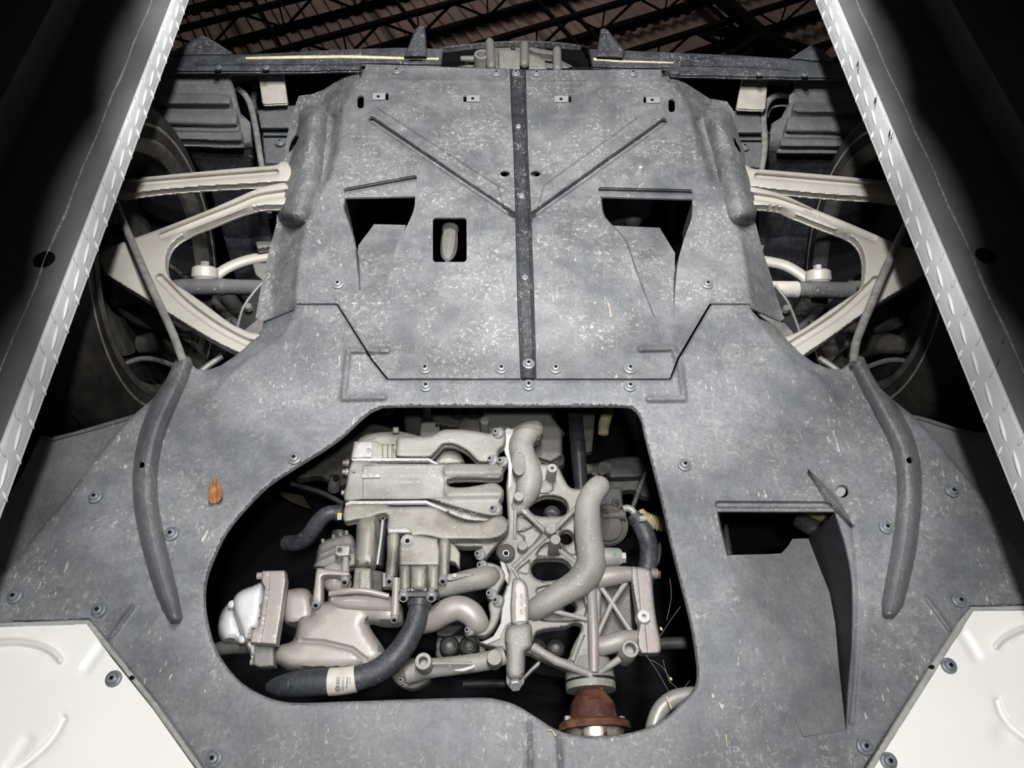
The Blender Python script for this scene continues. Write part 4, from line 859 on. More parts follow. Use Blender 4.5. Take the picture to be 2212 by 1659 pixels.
exh = tube('heater_pipe', [(1540, 1500, 1.07, 17), (1490, 1502, 1.07, 17.5), (1455, 1510, 1.07, 18), (1428, 1532, 1.07, 18), (1414, 1565, 1.07, 18), (1410, 1600, 1.07, 18), (1410, 1640, 1.07, 18)], 'dirty_steel2', None, 20)
tag(exh, 'curved grey metal pipe at the lower right of the engine opening', 'pipe')
mf = thing('side_bracket', 'dim cast bracket with bushes at the left of the engine opening', 'bracket', P(700, 1010, 1.2))
cast('web', [(640, 1035), (670, 1012), (720, 975), (760, 950), (775, 960), (760, 1020), (745, 1050), (720, 1045), (690, 1030)], 'dark_casting', mf, 1.22, .03, 6)
tube('bush', [(724, 1028, 1.17, 12), (722, 1045, 1.18, 13), (721, 1058, 1.19, 13)], 'dark_casting', mf, 18, 3); post('bush_bore', 725, 1032, 1.163, 7, .003, 'socket_black', mf)
tube('brace_rod', [(628, 1045, 1.2, 5), (690, 1062, 1.2, 6), (745, 1090, 1.2, 6)], 'dark_metal', mf, 10, 3)
cast('top_web', [(640, 960), (720, 940), (800, 915), (880, 940), (880, 960), (760, 960)], 'dark_casting', mf, 1.3, .02, 4)
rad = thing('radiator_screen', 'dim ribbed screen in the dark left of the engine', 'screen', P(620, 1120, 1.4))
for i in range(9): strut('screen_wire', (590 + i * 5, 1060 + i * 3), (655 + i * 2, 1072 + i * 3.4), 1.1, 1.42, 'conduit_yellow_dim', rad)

# ------------------------------------------------------------------ intake runners and manifold plates
im = thing('intake_manifold', 'pale cast manifold with long runners at the left of the front cover', 'manifold', P(900, 1030, 1.06))
cast('top_cover', [(770, 955), (786, 941), (810, 935), (852, 932), (866, 932), (903, 941), (925, 946), (925, 965), (780, 972)], 'oiled_alloy', im, 1.085, .03, 7)
tube('stud', [(855, 923, 1.075, 6.5), (855, 934, 1.08, 7)], 'cast_alloy', im, 14, 2)
cast('end_block', [(765, 953), (815, 953), (818, 958), (858, 960), (856, 992), (758, 992), (762, 965)], 'oiled_alloy', im, 1.07, .04, 4, feats=(Groove([(832, 955), (832, 992)], 7, .006, 3), Groove([(848, 955), (849, 992)], 3, .008, 2)), curve=False)
cast('machined_pad', [(766, 954), (804, 954), (803, 988), (762, 989)], 'machined_alloy', im, 1.067, .01, 2, .001, holes=[circ(796, 972, 3.4, n=12)], curve=False)
cast('runner', [(858, 947), (866, 943), (895, 943), (924, 942), (936, 938), (952, 930), (968, 927), (1000, 928), (1033, 932), (1058, 936), (1069, 928), (1078, 922), (1087, 924), (1092, 934), (1093, 951), (1089, 964), (1080, 972), (1076, 984), (1074, 1000), (1049, 1001), (1033, 999), (1023, 990), (1010, 977), (991, 966), (975, 961), (958, 962), (946, 974), (930, 989), (900, 990), (862, 989), (854, 984), (855, 962)], 'cast_alloy', im, 1.058, .05, 8, .012)
bolt(1075, 935, 1.054, im, 11); bolt(1063, 993, 1.056, im, 11)
cast('gasket_rail', [(759, 991), (775, 989.5), (926, 990), (945, 1000), (952, 1004), (940, 1003), (924, 995), (775, 996), (762, 996)], 'gasket_white', im, 1.060, .008, 1.5, .001, curve=False)
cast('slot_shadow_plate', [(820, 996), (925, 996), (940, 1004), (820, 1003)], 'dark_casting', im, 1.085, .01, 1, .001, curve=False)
cast('upper_runner_root', [(935, 1004), (950, 975), (965, 967), (985, 970), (998, 985), (1000, 1004)], 'oiled_alloy', im, 1.10, .03, 12, .015)
mid = [(756, 1006), (763, 996), (785, 995), (815, 1001), (900, 1002), (1000, 1002), (1072, 1002), (1074, 992), (1082, 988), (1093, 990), (1097, 1000), (1091, 1008), (1088, 1018), (1086, 1029), (1073, 1036), (1033, 1034), (980, 1035), (966, 1041), (970, 1050), (990, 1053), (1017, 1051), (1045, 1046), (1064, 1043), (1079, 1048), (1088, 1060), (1087, 1075), (1080, 1086), (1086, 1095), (1083, 1111), (1073, 1116), (1049, 1114), (1009, 1104), (960, 1090), (927, 1079), (900, 1080), (838, 1080), (784, 1080), (744, 1082), (748, 1045), (752, 1020)]
cast('middle_plate', mid, 'cast_alloy', im, 1.050, .05, 6, .008, (Step([(782, 1004), (960, 1004), (962, 1078), (783, 1078)], .0025, 3), Rib([(965, 1020), (1085, 1018)], 14, -.006), Rib([(970, 1068), (1080, 1066)], 15, -.006)), n=3)
cast('maker_plate', [(783, 1023), (820, 1022), (820, 1031), (780, 1032)], 'machined_alloy', im, 1.0475, .004, 1, .0005, curve=False)
ring_flat('plate_ring', 796, 1027, 1.0468, 3, 3, 1, 'dirty_steel', im); ring_flat('plate_ring', 808, 1027, 1.0468, 3, 3, 1, 'dirty_steel', im)
text('cast_lettering', '07L 133 223 AC', 888, 1029, 1.0515, 9, 0, 'gasket_white', im, .001, squeeze=.8); text('cast_lettering', 'GERMANY  OE', 886, 1042, 1.0515, 8, 0, 'gasket_white', im, .001, squeeze=.8)
for u, v in ((983, 1085), (1012, 1085), (1046, 1085), (994, 1104), (1024, 1108)): ring_flat('cast_ring', u, v, 1.0535, 6, 4, 1.2, 'cast_alloy_dull', im)
bolt(1085, 997, 1.045, im, 11); bolt(1069, 1101, 1.052, im, 12); capbolt(766, 1020, 1.055, im, 8, 7)
for v in (1000, 1020, 1065): bolt(748 - (v - 1000) * .05, v, 1.10, im, 8, (-1, 0, -.2), 'dirty_steel', False, 'edge_bolt')
cast('gasket_rail', [(746, 1087), (756, 1082), (830, 1082), (921, 1081), (940, 1090), (970, 1103), (962, 1105), (920, 1088), (760, 1089), (746, 1093)], 'gasket_white', im, 1.052, .006, 1.5, .001, curve=False)
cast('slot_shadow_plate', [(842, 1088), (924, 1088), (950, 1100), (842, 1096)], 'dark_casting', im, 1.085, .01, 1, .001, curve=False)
cast('side_ledge', [(1040, 1118), (1000, 1128), (968, 1110), (985, 1106), (1012, 1112)], 'cast_alloy_dull', im, 1.075, .02, 6)
cast('finger_web', [(925, 1080), (960, 1091), (1010, 1106), (1050, 1117), (1074, 1118), (1075, 1126), (1010, 1124), (960, 1105)], 'oiled_alloy', im, 1.066, .03, 5)

lo = thing('pump_bracket', 'oily cast bracket block with vertical bolt columns below the manifold', 'bracket', P(860, 1180, 1.06))
cast('plate', [(743, 1098), (752, 1092), (781, 1089), (838, 1089), (843, 1094), (926, 1094), (948, 1099), (963, 1108), (984, 1121), (1004, 1128), (1040, 1128), (1064, 1117), (1084, 1114), (1098, 1126), (1099, 1140), (1089, 1155), (1060, 1166), (1000, 1166), (955, 1166), (930, 1160), (905, 1158), (890, 1160), (880, 1152), (838, 1150), (837, 1114), (817, 1113), (800, 1120), (770, 1124), (750, 1128), (741, 1122)], 'oiled_alloy', lo, 1.052, .04, 6, .007, n=3)
cast('finger', [(1000, 1168), (1040, 1166), (1070, 1158), (1096, 1146), (1090, 1158), (1072, 1178), (1056, 1197), (1046, 1208), (1036, 1206), (1030, 1192), (1040, 1182), (1000, 1182), (975, 1175)], 'cast_alloy', lo, 1.075, .03, 6)
bolt(1036, 1198, 1.066, lo, 11)
cast('column', [(772, 1121), (790, 1112), (817, 1115), (813, 1180), (809, 1221), (790, 1224), (767, 1220), (769, 1170)], 'oiled_alloy', lo, 1.048, .05, 20, .020)
cast('slot', [(819, 1112), (837, 1112), (832, 1160), (825, 1224), (809, 1222), (814, 1170)], 'duct_black', lo, 1.085, .02, 2, .002, curve=False); capbolt(828, 1114, 1.075, lo, 8, 6)
tube('slot_rod', [(827, 1124, 1.078, 4), (822, 1170, 1.078, 4), (815, 1220, 1.08, 4)], 'bolt_steel', lo, 10, 3)
cast('column', [(838, 1150), (862, 1150), (860, 1200), (853, 1252), (833, 1252), (836, 1200)], 'oiled_alloy', lo, 1.046, .05, 10, .012); capbolt(842, 1250, 1.05, lo, 9, 9)
cast('clip', [(838, 1140), (880, 1139), (888, 1146), (888, 1151), (838, 1151)], 'machined_alloy', lo, 1.043, .006, 2, .001, curve=False)
cast('block', [(863, 1184), (868, 1160), (895, 1156), (915, 1158), (945, 1164), (950, 1190), (949, 1222), (862, 1222)], 'oiled_alloy', lo, 1.045, .05, 6, curve=False)
lathe('plug', P(880, 1168, 1.043), (0, 0, 1), [(-.003, .0032), (-.004, .0064), (-.0035, .0078), (0, .008), (0, .0098), (.003, .0102)], 'trim_grey', lo, 28); lathe('hex_socket', P(880, 1168, 1.0386), (0, 0, 1), [(0, .0034), (.002, .0034)], 'socket_black', lo, 6)
for a, b in ((862, 886), (887, 922), (923, 948)): cast('barrel', [(a, 1219), (b, 1219), (b, 1250), (b - 1, 1276), (a + 1, 1276), (a, 1250)], 'oiled_alloy', lo, 1.044, .05, (b - a) * .48, .011, curve=False)
cast('column', [(949, 1166), (971, 1166), (970, 1210), (968, 1252), (949, 1252), (950, 1210)], 'oiled_alloy', lo, 1.047, .05, 10, .012); capbolt(957, 1250, 1.05, lo, 9, 9)
cast('side_block', [(971, 1168), (984, 1180), (994, 1194), (993, 1230), (982, 1215), (971, 1212)], 'oiled_alloy', lo, 1.07, .04, 4, curve=False)
cast('lug', [(756, 1178), (725, 1179), (723, 1196), (731, 1202), (754, 1200)], 'pump_alloy', lo, 1.040, .012, 3, .002, holes=[circ(733, 1188, 5, n=14)], curve=False)
tube('lug_post', [(747, 1204, 1.05, 6), (746, 1225, 1.05, 9), (745, 1252, 1.05, 10)], 'oiled_alloy', lo, 14, 3); capbolt(746, 1252, 1.05, lo, 9, 9)
cast('drum_casing', [(683, 1228), (682, 1210), (687, 1182), (698, 1169), (718, 1161), (735, 1156), (750, 1152), (763, 1160), (768, 1180), (768, 1225)], 'cast_alloy_dull', lo, 1.072, .04, 10, .014, (Rib([(690, 1196), (720, 1182), (765, 1178)], 4, -.003), Rib([(686, 1210), (720, 1196), (765, 1192)], 4, -.003)))
for u, v in ((697, 1169), (720, 1160), (735, 1155), (748, 1151)): tube('casing_tooth', [(u, v - 4, 1.075, 4), (u + 1, v + 5, 1.075, 4)], 'cast_alloy_dull', lo, 8, 2)
cast('elbow', [(683, 1233), (690, 1227), (705, 1229), (750, 1234), (750, 1245), (700, 1244), (696, 1260), (694, 1302), (676, 1302), (679, 1265)], 'pump_alloy', lo, 1.040, .03, 6); capbolt(684, 1302, 1.045, lo, 9, 8)
tube('ball', [(722, 1240, 1.08, 27), (728, 1256, 1.08, 28), (740, 1262, 1.08, 20)], 'pump_alloy', lo, 20, 4, 'round')
cast('hex_neck', [(766, 1226), (802, 1228), (803, 1276), (761, 1276)], 'oiled_alloy', lo, 1.060, .05, 8, feats=(Rib([(779, 1226), (776, 1276)], 3, -.002),), curve=False)
cast('dark_neck', [(803, 1230), (826, 1234), (826, 1276), (803, 1278)], 'dark_casting', lo, 1.075, .03, 5, curve=False)
cast('pale_block', [(826, 1236), (849, 1240), (849, 1268), (826, 1268)], 'pump_alloy', lo, 1.066, .03, 3, curve=False)
tube('long_column', [(856, 1250, 1.046, 9), (855, 1290, 1.046, 9), (853, 1330, 1.046, 10)], 'pump_alloy', lo, 14, 3); capbolt(853, 1333, 1.046, lo, 9, 9)

# ------------------------------------------------------------------ coolant pump
cp = thing('coolant_pump', 'beige cast coolant pump in the lower left of the engine opening', 'pump', P(720, 1370, 1.06))
cast('neck', [(612, 1280), (628, 1273), (650, 1270), (668, 1276), (675, 1300), (676, 1335), (640, 1350), (612, 1340)], 'pump_alloy', cp, 1.075, .04, 18, .02)
cast('housing', [(600, 1396), (632, 1384), (643, 1348), (652, 1332), (672, 1330), (674, 1312), (690, 1302), (708, 1298), (709, 1285), (722, 1279), (750, 1276), (780, 1274), (825, 1281), (848, 1290), (860, 1302), (868, 1310), (866, 1346), (830, 1350), (797, 1344), (806, 1366), (830, 1402), (828, 1424), (805, 1440), (775, 1447), (700, 1450), (635, 1448), (615, 1443), (592, 1424)], 'pump_alloy', cp, 1.048, .06, 26, .026, (Rib([(652, 1385), (700, 1388), (760, 1402), (790, 1425)], 8, .006), Rib(spline([(720, 1280), (715, 1300), (750, 1312), (850, 1316)], 3, False), 5, -.004)), n=3)
cast('worn_mark', [(736, 1303), (745, 1294), (775, 1294), (802, 1298), (802, 1304), (780, 1310), (750, 1310)], 'machined_alloy', cp, 1.0485, .006, 3, .001)
tube('pump_rim', [(712, 1283, 1.05, 6), (750, 1277, 1.045, 7), (790, 1277, 1.045, 7), (840, 1288, 1.05, 6)], 'pump_alloy', cp, 12)
cast('flange', [(567, 1233), (615, 1232), (618, 1252), (608, 1325), (597, 1393), (541, 1388), (545, 1362), (560, 1352), (573, 1268), (565, 1256)], 'pump_alloy', cp, 1.036, .03, 4, .004, curve=False)
cast('flange_lip', [(567, 1234), (582, 1233), (584, 1262), (570, 1358), (562, 1390), (541, 1388), (545, 1362), (560, 1352), (572, 1268), (565, 1256)], 'pump_alloy', cp, 1.033, .01, 2, .002, curve=False)
for u, v, hh in ((562, 1244, 1.045), (542, 1374, 1.045), (548, 1430, 1.075)): tube('flange_bolt', [(u - 6, v, hh, 7.5), (u + 8, v, hh, 8)], 'pump_alloy', cp, 14, 2)
cast('flange_foot', [(541, 1390), (592, 1396), (592, 1440), (560, 1442), (545, 1436), (548, 1412)], 'cast_alloy_dull', cp, 1.062, .03, 6, curve=False)
cast('cover', [(572, 1260), (545, 1266), (520, 1276), (505, 1291), (503, 1315), (512, 1345), (525, 1380), (538, 1412), (548, 1422), (556, 1392), (545, 1385), (548, 1362), (562, 1350)], 'polished_alloy', cp, 1.050, .05, 16, .02)
cast('cover_dome', [(505, 1300), (490, 1306), (476, 1326), (470, 1350), (472, 1372), (482, 1386), (510, 1390), (535, 1388), (520, 1340)], 'polished_alloy', cp, 1.075, .04, 22, .03)
for u, v in ((499, 1305), (522, 1380)): lathe('dome_rivet', P(u, v, 1.068), (-.3, 0, -1), [(-.004, .006), (0, .0055), (.002, .003)], 'polished_alloy', cp, 16)
tube('inlet_tube', [(448, 1412, 1.11, 14), (490, 1398, 1.11, 16), (540, 1396, 1.11, 16)], 'dark_casting', cp, 16, 4)

# ------------------------------------------------------------------ lower hose, small hose
hs = thing('coolant_hose', 'thick black coolant hose with a white paper label below the pump', 'hose', P(760, 1470, 1.05))
HP = [(906, 1296, 1.05, 22), (904, 1318, 1.05, 22), (895, 1352, 1.05, 23), (876, 1390, 1.048, 25), (848, 1425, 1.046, 26), (815, 1450, 1.045, 26), (780, 1463, 1.045, 26), (742, 1471, 1.045, 27), (690, 1474, 1.047, 28), (640, 1478, 1.052, 27), (605, 1482, 1.062, 22), (585, 1484, 1.075, 14)]
tube('hose', HP, 'rubber', hs, 24, 8)
tube('collar', [(907, 1292, 1.05, 26), (906, 1302, 1.05, 27), (905, 1312, 1.05, 25)], 'rubber', hs, 24, 3)
cast('flange_plate', [(862, 1277), (946, 1276), (949, 1282), (948, 1290), (864, 1291), (860, 1284)], 'rubber', hs, 1.030, .02, 3, .004, curve=False)
for u, v in ((872, 1287), (932, 1287)):
    capbolt(u, v, 1.033, hs, 11, 8)
for u, v in ((874, 1281), (929, 1280)): cast('paint_mark', circ(u, v, 5, 3, 8), 'paint_green', hs, 1.0295, .002, 1, .0003)
LABP = [(713, 1473, 1.046, 29.2), (741, 1471, 1.045, 28.6), (769, 1466, 1.045, 28.2)]
tube('paper_label', LABP, 'label_white', hs, 28, 4)
def lab_h(uv):
    vc = np.interp(uv[:, 0], [712, 741, 768], [1473, 1471, 1465.5]); r = 28.9 * S(741, 1470, 1.045); d = (uv[:, 1] - vc) * S(741, 1470, 1.045) * 1.0
    return 1.045 - np.sqrt(np.clip(r * r - d * d, 0, None)) * .93 - .0016
for i in range(4): ring_flat('ring_mark', 729.6 + i * .5, 1477 - i * 5.2, 1, 3.6, 3.7, .8, 'label_ink', hs, .0004, 20, lab_h)
ring_flat('round_mark', 729.5, 1487.5, 1, 5.8, 5.6, 1.3, 'label_ink', hs, .0004, 20, lab_h); text('round_mark_print', 'W', 729.5, 1487.5, 1, 8, 90, 'label_ink', hs, .0004, lab_h)
text('label_print', '420 115 273', 741, 1474, 1, 7.2, 88, 'label_ink', hs, .0004, lab_h, .95); text('label_print', 'Germany OC', 749.5, 1468, 1, 7, 86, 'label_ink', hs, .0004, lab_h, 1.0)
text('label_print', '13-05 2011', 756, 1470, 1, 3.6, 86, 'label_ink', hs, .0002, lab_h, 1.0)
sh = thing('small_hose', 'short bent black hose at the left side of the manifold', 'hose', P(690, 1120, 1.1))
tube('hose', [(742, 1108, 1.10, 15), (722, 1107, 1.10, 16), (702, 1113, 1.10, 17), (684, 1133, 1.11, 18), (666, 1158, 1.13, 18), (645, 1172, 1.15, 18), (620, 1174, 1.17, 17)], 'rubber', sh, 18)
tube('clip_ring', [(727, 1109, 1.10, 18.5), (732, 1109, 1.10, 18.5)], 'rubber', sh, 18, 2); tube('clamp', [(738, 1106, 1.095, 20), (743, 1106, 1.095, 20)], 'dark_metal', sh, 18, 2)
cast('paint_mark', [(729, 1108), (739, 1106), (739, 1112), (728, 1113)], 'paint_yellow', sh, 1.082, .003, 1, .0005, curve=False); cast('paint_mark', [(728, 1113), (738, 1112), (737, 1122), (729, 1123)], 'gasket_white', sh, 1.083, .003, 1, .0005, curve=False)
tube('spigot', [(735, 1150, 1.10, 18), (733, 1168, 1.10, 18)], 'dark_metal', sh, 16, 2)

# ------------------------------------------------------------------ alloy front cover of the engine
fc = thing('front_cover', 'pale cast alloy engine front cover with ribs, oval holes and posts', 'engine cover', P(1180, 1180, 1.09))
H1 = spline([(1142, 1096), (1153, 1083), (1170, 1074), (1188, 1072), (1205, 1074), (1219, 1081), (1226, 1095), (1223, 1109), (1211, 1115), (1188, 1116), (1164, 1115), (1150, 1109)], 2)
H2 = spline([(1147, 1230), (1153, 1216), (1164, 1209), (1190, 1208), (1213, 1209), (1226, 1216), (1233, 1229), (1231, 1242), (1210, 1250), (1190, 1254), (1170, 1254), (1154, 1246)], 2)
H3 = spline([(1152, 1384), (1160, 1366), (1189, 1359), (1222, 1356), (1240, 1347), (1254, 1350), (1255, 1362), (1244, 1382), (1233, 1406), (1226, 1424), (1190, 1412), (1150, 1395)], 2)
AP = [(1100, 932), (1110, 922), (1128, 911), (1152, 910), (1168, 917), (1173, 935), (1166, 950), (1150, 962), (1144, 972), (1152, 988), (1168, 1002), (1185, 1003), (1205, 1008), (1216, 1028), (1227, 1048), (1238, 1055), (1258, 1056), (1290, 1060), (1295, 1100), (1298, 1190), (1300, 1250), (1300, 1290), (1296, 1380), (1298, 1455), (1270, 1462), (1235, 1452), (1180, 1430), (1160, 1422), (1135, 1412), (1132, 1462), (1096, 1464), (1094, 1410), (1070, 1400), (1045, 1395), (1034, 1386), (1060, 1378), (1080, 1350), (1082, 1300), (1092, 1270), (1098, 1235), (1078, 1205), (1072, 1188), (1090, 1155), (1097, 1120), (1093, 1050), (1100, 1000)]
rec_ = lambda pts, d=.018: Step(spline(pts, 2), d, 5)
cast('cover_plate', AP, 'cast_alloy', fc, 1.085, .014, 7, .009, (rec_([(1116, 1100), (1128, 1098), (1172, 1146), (1168, 1160), (1140, 1190), (1128, 1160), (1114, 1150)]), rec_([(1238, 1104), (1244, 1104), (1248, 1200), (1215, 1186), (1212, 1150), (1205, 1142)]), rec_([(1160, 1190), (1178, 1172), (1208, 1172), (1212, 1200), (1160, 1204)]), rec_([(1114, 1232), (1136, 1214), (1146, 1208), (1145, 1240), (1125, 1240)], .008),
      rec_([(1160, 1268), (1200, 1262), (1160, 1285)], .01), rec_([(1165, 1325), (1230, 1290), (1262, 1290), (1264, 1340), (1190, 1345), (1165, 1340)], .020)), holes=[H1, H2, H3, circ(1223, 1162, 15), circ(1231, 1312, 13)], n=2, step=7)
tube('water_passage', [(1153, 928, 1.085, 22), (1138, 938, 1.083, 26), (1126, 962, 1.082, 27), (1132, 995, 1.081, 28), (1143, 1030, 1.081, 29), (1138, 1065, 1.083, 26), (1120, 1095, 1.09, 18)], 'cast_alloy', fc, 20, 6, 'round')
cast('oval_badge', [(1116, 976), (1128, 976), (1137, 992), (1136, 1008), (1127, 1025), (1113, 1024), (1108, 1008), (1109, 990)], 'cast_alloy_dull', fc, 1.057, .006, 2, .001, n=2)
ring_flat('badge_rim', 1122, 1000, 1.0565, 15.5, 26, 1.5, 'cast_alloy', fc, .001)
cast('passage_flank', [(1144, 968), (1160, 985), (1178, 1018), (1182, 1030), (1168, 1030), (1160, 1005), (1150, 990)], 'cast_alloy', fc, 1.09, .02, 8)
cast('swelling', [(1165, 1040), (1185, 1030), (1200, 1045), (1200, 1062), (1182, 1070), (1160, 1068)], 'cast_alloy', fc, 1.078, .03, 16, .014)
cast('swelling', [(1114, 1120), (1135, 1118), (1150, 1128), (1152, 1140), (1130, 1150), (1114, 1150)], 'cast_alloy', fc, 1.093, .02, 12, .012)
post('post', 1193, 1011, 1.045, 11, .05, 'cast_alloy', fc, 3.6); post('post', 1121, 1072, 1.062, 11, .04, 'cast_alloy', fc); post('post', 1190, 1141, 1.066, 13, .03, 'cast_alloy', fc); post('post', 1200, 1165, 1.040, 11.5, .06, 'cast_alloy', fc); post('post', 1129, 1178, 1.066, 11, .03, 'cast_alloy', fc)
R_ = 'rib'
strut(R_, (1122, 1096), (1180, 1150), 6, 1.085, 'cast_alloy', fc); strut(R_, (1250, 1092), (1196, 1146), 6, 1.085, 'cast_alloy', fc); strut(R_, (1180, 1158), (1108, 1226), 6, 1.085, 'cast_alloy', fc); strut(R_, (1210, 1190), (1252, 1222), 7, 1.087, 'cast_alloy', fc)
strut(R_, (1113, 1096), (1112, 1165), 4, 1.085, 'cast_alloy', fc); strut(R_, (1246, 1100), (1250, 1205), 4, 1.087, 'cast_alloy', fc); strut(R_, (1108, 1228), (1124, 1256), 5, 1.085, 'cast_alloy', fc); strut(R_, (1162, 1312), (1268, 1338), 6, 1.08, 'cast_alloy', fc)
lathe('black_plug', P(1093, 1195, 1.078), (0, 0, 1), [(-.004, .0042), (-.004, .0118), (-.003, .0128), (.004, .0132)], 'dark_metal', fc, 32); lathe('plug_rim', P(1093, 1195, 1.078), (0, 0, 1), [(-.0028, .0128), (-.0028, .0136), (.003, .0138)], 'dark_metal', fc, 32, ring=True); lathe('hex_socket', P(1093, 1195, 1.0736), (0, 0, 1), [(0, .0052), (.001, .0052)], 'machined_alloy', fc, 6); lathe('hex_socket', P(1093, 1195, 1.0732), (0, 0, 1), [(0, .0040), (.001, .0040)], 'socket_black', fc, 6)
for q in ([(1089, 932), (1096, 924), (1108, 928), (1108, 1000), (1104, 1050), (1098, 1060), (1098, 1000), (1088, 968)], [(1078, 1205), (1090, 1215), (1099, 1240), (1098, 1262), (1090, 1250)], [(1096, 1268), (1104, 1258), (1111, 1262), (1112, 1342), (1100, 1346), (1092, 1352), (1080, 1380), (1052, 1392), (1040, 1388), (1066, 1374), (1082, 1345), (1086, 1300)]): cast('gasket_face', q, 'gasket_white', fc, 1.081, .006, 1.5, .001, curve=False)
cast('label_boss', [(1106, 1262), (1112, 1250), (1124, 1249), (1136, 1260), (1141, 1280), (1142, 1344), (1104, 1346)], 'cast_alloy', fc, 1.066, .03, 5, .005, n=2)
cast('label_plate', [(1113, 1262), (1118, 1252), (1128, 1256), (1136, 1268), (1138, 1342), (1113, 1343)], 'pump_alloy', fc, 1.0635, .003, 1.5, .0006, curve=False)
text('cast_lettering', '07L-103.201', 1127, 1304, 1.0625, 10.5, 90, 'dirty_steel', fc, .0008, squeeze=.85)
cast('drain_column', [(1098, 1350), (1144, 1346), (1150, 1380), (1148, 1400), (1134, 1412), (1131, 1464), (1096, 1464), (1094, 1404), (1090, 1380)], 'cast_alloy', fc, 1.060, .05, 14, .016, n=3)
lathe('drain_washer', P(1113, 1466, 1.08), (0, .75, -.66), [(-.006, .0125), (0, .0125), (.001, .0115), (.002, .0125), (.004, .0125)], 'machined_alloy', fc, 28); lathe('drain_bolt', P(1113, 1472, 1.078), (0, .75, -.66), [(0, .0088), (.010, .0088), (.0108, .0078)], 'bolt_steel', fc, 6)
tube('lower_arm', [(880, 1456, 1.09, 22), (930, 1444, 1.085, 21), (990, 1437, 1.083, 20), (1050, 1428, 1.083, 20), (1090, 1415, 1.083, 20)], 'cast_alloy', fc, 18, 5)
cast('arm_foot', [(846, 1462), (855, 1450), (890, 1420), (910, 1440), (930, 1465), (920, 1478), (890, 1490), (860, 1480)], 'cast_alloy_dull', fc, 1.105, .03, 8); bolt(866, 1470, 1.102, fc, 9, (0, 0, -1), 'dirty_steel')
post('bolt_eye', 914, 1428, 1.042, 18.5, .05, 'cast_alloy', fc, 9.5); post('boss', 1068, 1420, 1.052, 17, .03, 'cast_alloy', fc)
strut('arm_rib', (932, 1433), (1020, 1433), 4, 1.058, 'cast_alloy', fc); cast('worn_mark', [(980, 1448), (1000, 1443), (1026, 1436), (1022, 1443), (1000, 1450)], 'gasket_white', fc, 1.0545, .002, 1, .0003)
cast('arm_ear', [(1132, 1460), (1150, 1440), (1164, 1428), (1166, 1436), (1150, 1450), (1134, 1466)], 'cast_alloy', fc, 1.085, .02, 4)
# cast coolant pipe running over the cover
cq = thing('cast_pipe', 'thick cast alloy coolant pipe with raised lettering across the front cover', 'pipe', P(1275, 1160, 1.07))
PP = [(1293, 1052, 1.075, 25), (1280, 1068, 1.07, 26), (1270, 1092, 1.068, 27), (1269, 1125, 1.068, 29), (1272, 1165, 1.068, 30), (1277, 1200, 1.068, 31), (1273, 1230, 1.068, 33), (1250, 1258, 1.070, 31), (1215, 1280, 1.073, 28), (1180, 1302, 1.078, 26), (1155, 1318, 1.085, 24)]
tube('pipe', PP, 'cast_alloy', cq, 24, 6, 'round')
def pipe_h(uv):
    uc = np.interp(uv[:, 1], [x[1] for x in PP[:7]], [x[0] for x in PP[:7]]); r = np.interp(uv[:, 1], [x[1] for x in PP[:7]], [x[3] for x in PP[:7]]) * S(1272, 1150, 1.068); d = (uv[:, 0] - uc) * S(1272, 1150, 1.068)
    return 1.068 - np.sqrt(np.clip(r * r - d * d, 0, None)) - .0005
text('cast_lettering', 'PMC ALSI10MG(CU) SIG', 1277, 1126, 1, 10, 93, 'dirty_steel', cq, .0022, pipe_h, .85)
text('cast_lettering', '07L 103 603 C', 1289, 1138, 1, 9.5, 93, 'dirty_steel', cq, .0022, pipe_h, .85)
for i in range(3): ring_flat('ring_mark', 1266, 1118 + i * 5, 1, 2.6, 3.0, .9, 'dirty_steel', cq, .0012, 14, pipe_h)

# ------------------------------------------------------------------ right-hand bracket with the cross brace, ring and shaft seat
rb = thing('front_bracket', 'pinkish cast alloy bracket with a cross brace left of the dark duct', 'bracket', P(1340, 1310, 1.08))
tube('upper_boss', [(1292, 1204, 1.075, 22), (1318, 1203, 1.072, 20), (1337, 1203, 1.072, 19)], 'cast_alloy', rb, 20, 4); tube('boss_washer', [(1336, 1203, 1.072, 18), (1342, 1203, 1.072, 16)], 'machined_alloy', rb, 20, 2); tube('boss_bolt', [(1341, 1204, 1.072, 12), (1351, 1204, 1.072, 12)], 'bolt_steel', rb, 6, 2); cast('paint_dot', circ(1328, 1197, 3.4, 2.8, 10), 'paint_green', rb, 1.0565, .002, 1, .0003)
tube('upper_arm', [(1290, 1250, 1.08, 22), (1325, 1244, 1.078, 21), (1365, 1240, 1.078, 16)], 'pink_alloy', rb, 18, 4)
cast('back_plate', [(1278, 1258), (1366, 1262), (1366, 1385), (1290, 1400), (1284, 1330)], 'dark_casting2', rb, 1.115, .01, 3, .003, curve=False)
text('cast_lettering', 'C 1042-1-6', 1354, 1318, 1.113, 13, 94, 'cast_alloy', rb, .0015, squeeze=.95); text('cast_lettering', 'OHN', 1291, 1316, 1.113, 13, 92, 'cast_alloy', rb, .0015)
cast('slit', [(1360, 1272), (1368, 1266), (1375, 1280), (1380, 1362), (1374, 1370), (1366, 1366)], 'socket_black', rb, 1.112, .002, 1, .0003, curve=False)
strut('brace', (1286, 1252), (1322, 1302), 6.5, 1.082, 'pink_alloy', rb); strut('brace', (1322, 1302), (1368, 1372), 6, 1.082, 'pink_alloy', rb); strut('brace', (1352, 1258), (1322, 1302), 6.5, 1.082, 'pink_alloy', rb); strut('brace', (1322, 1302), (1288, 1378), 6, 1.082, 'pink_alloy', rb)
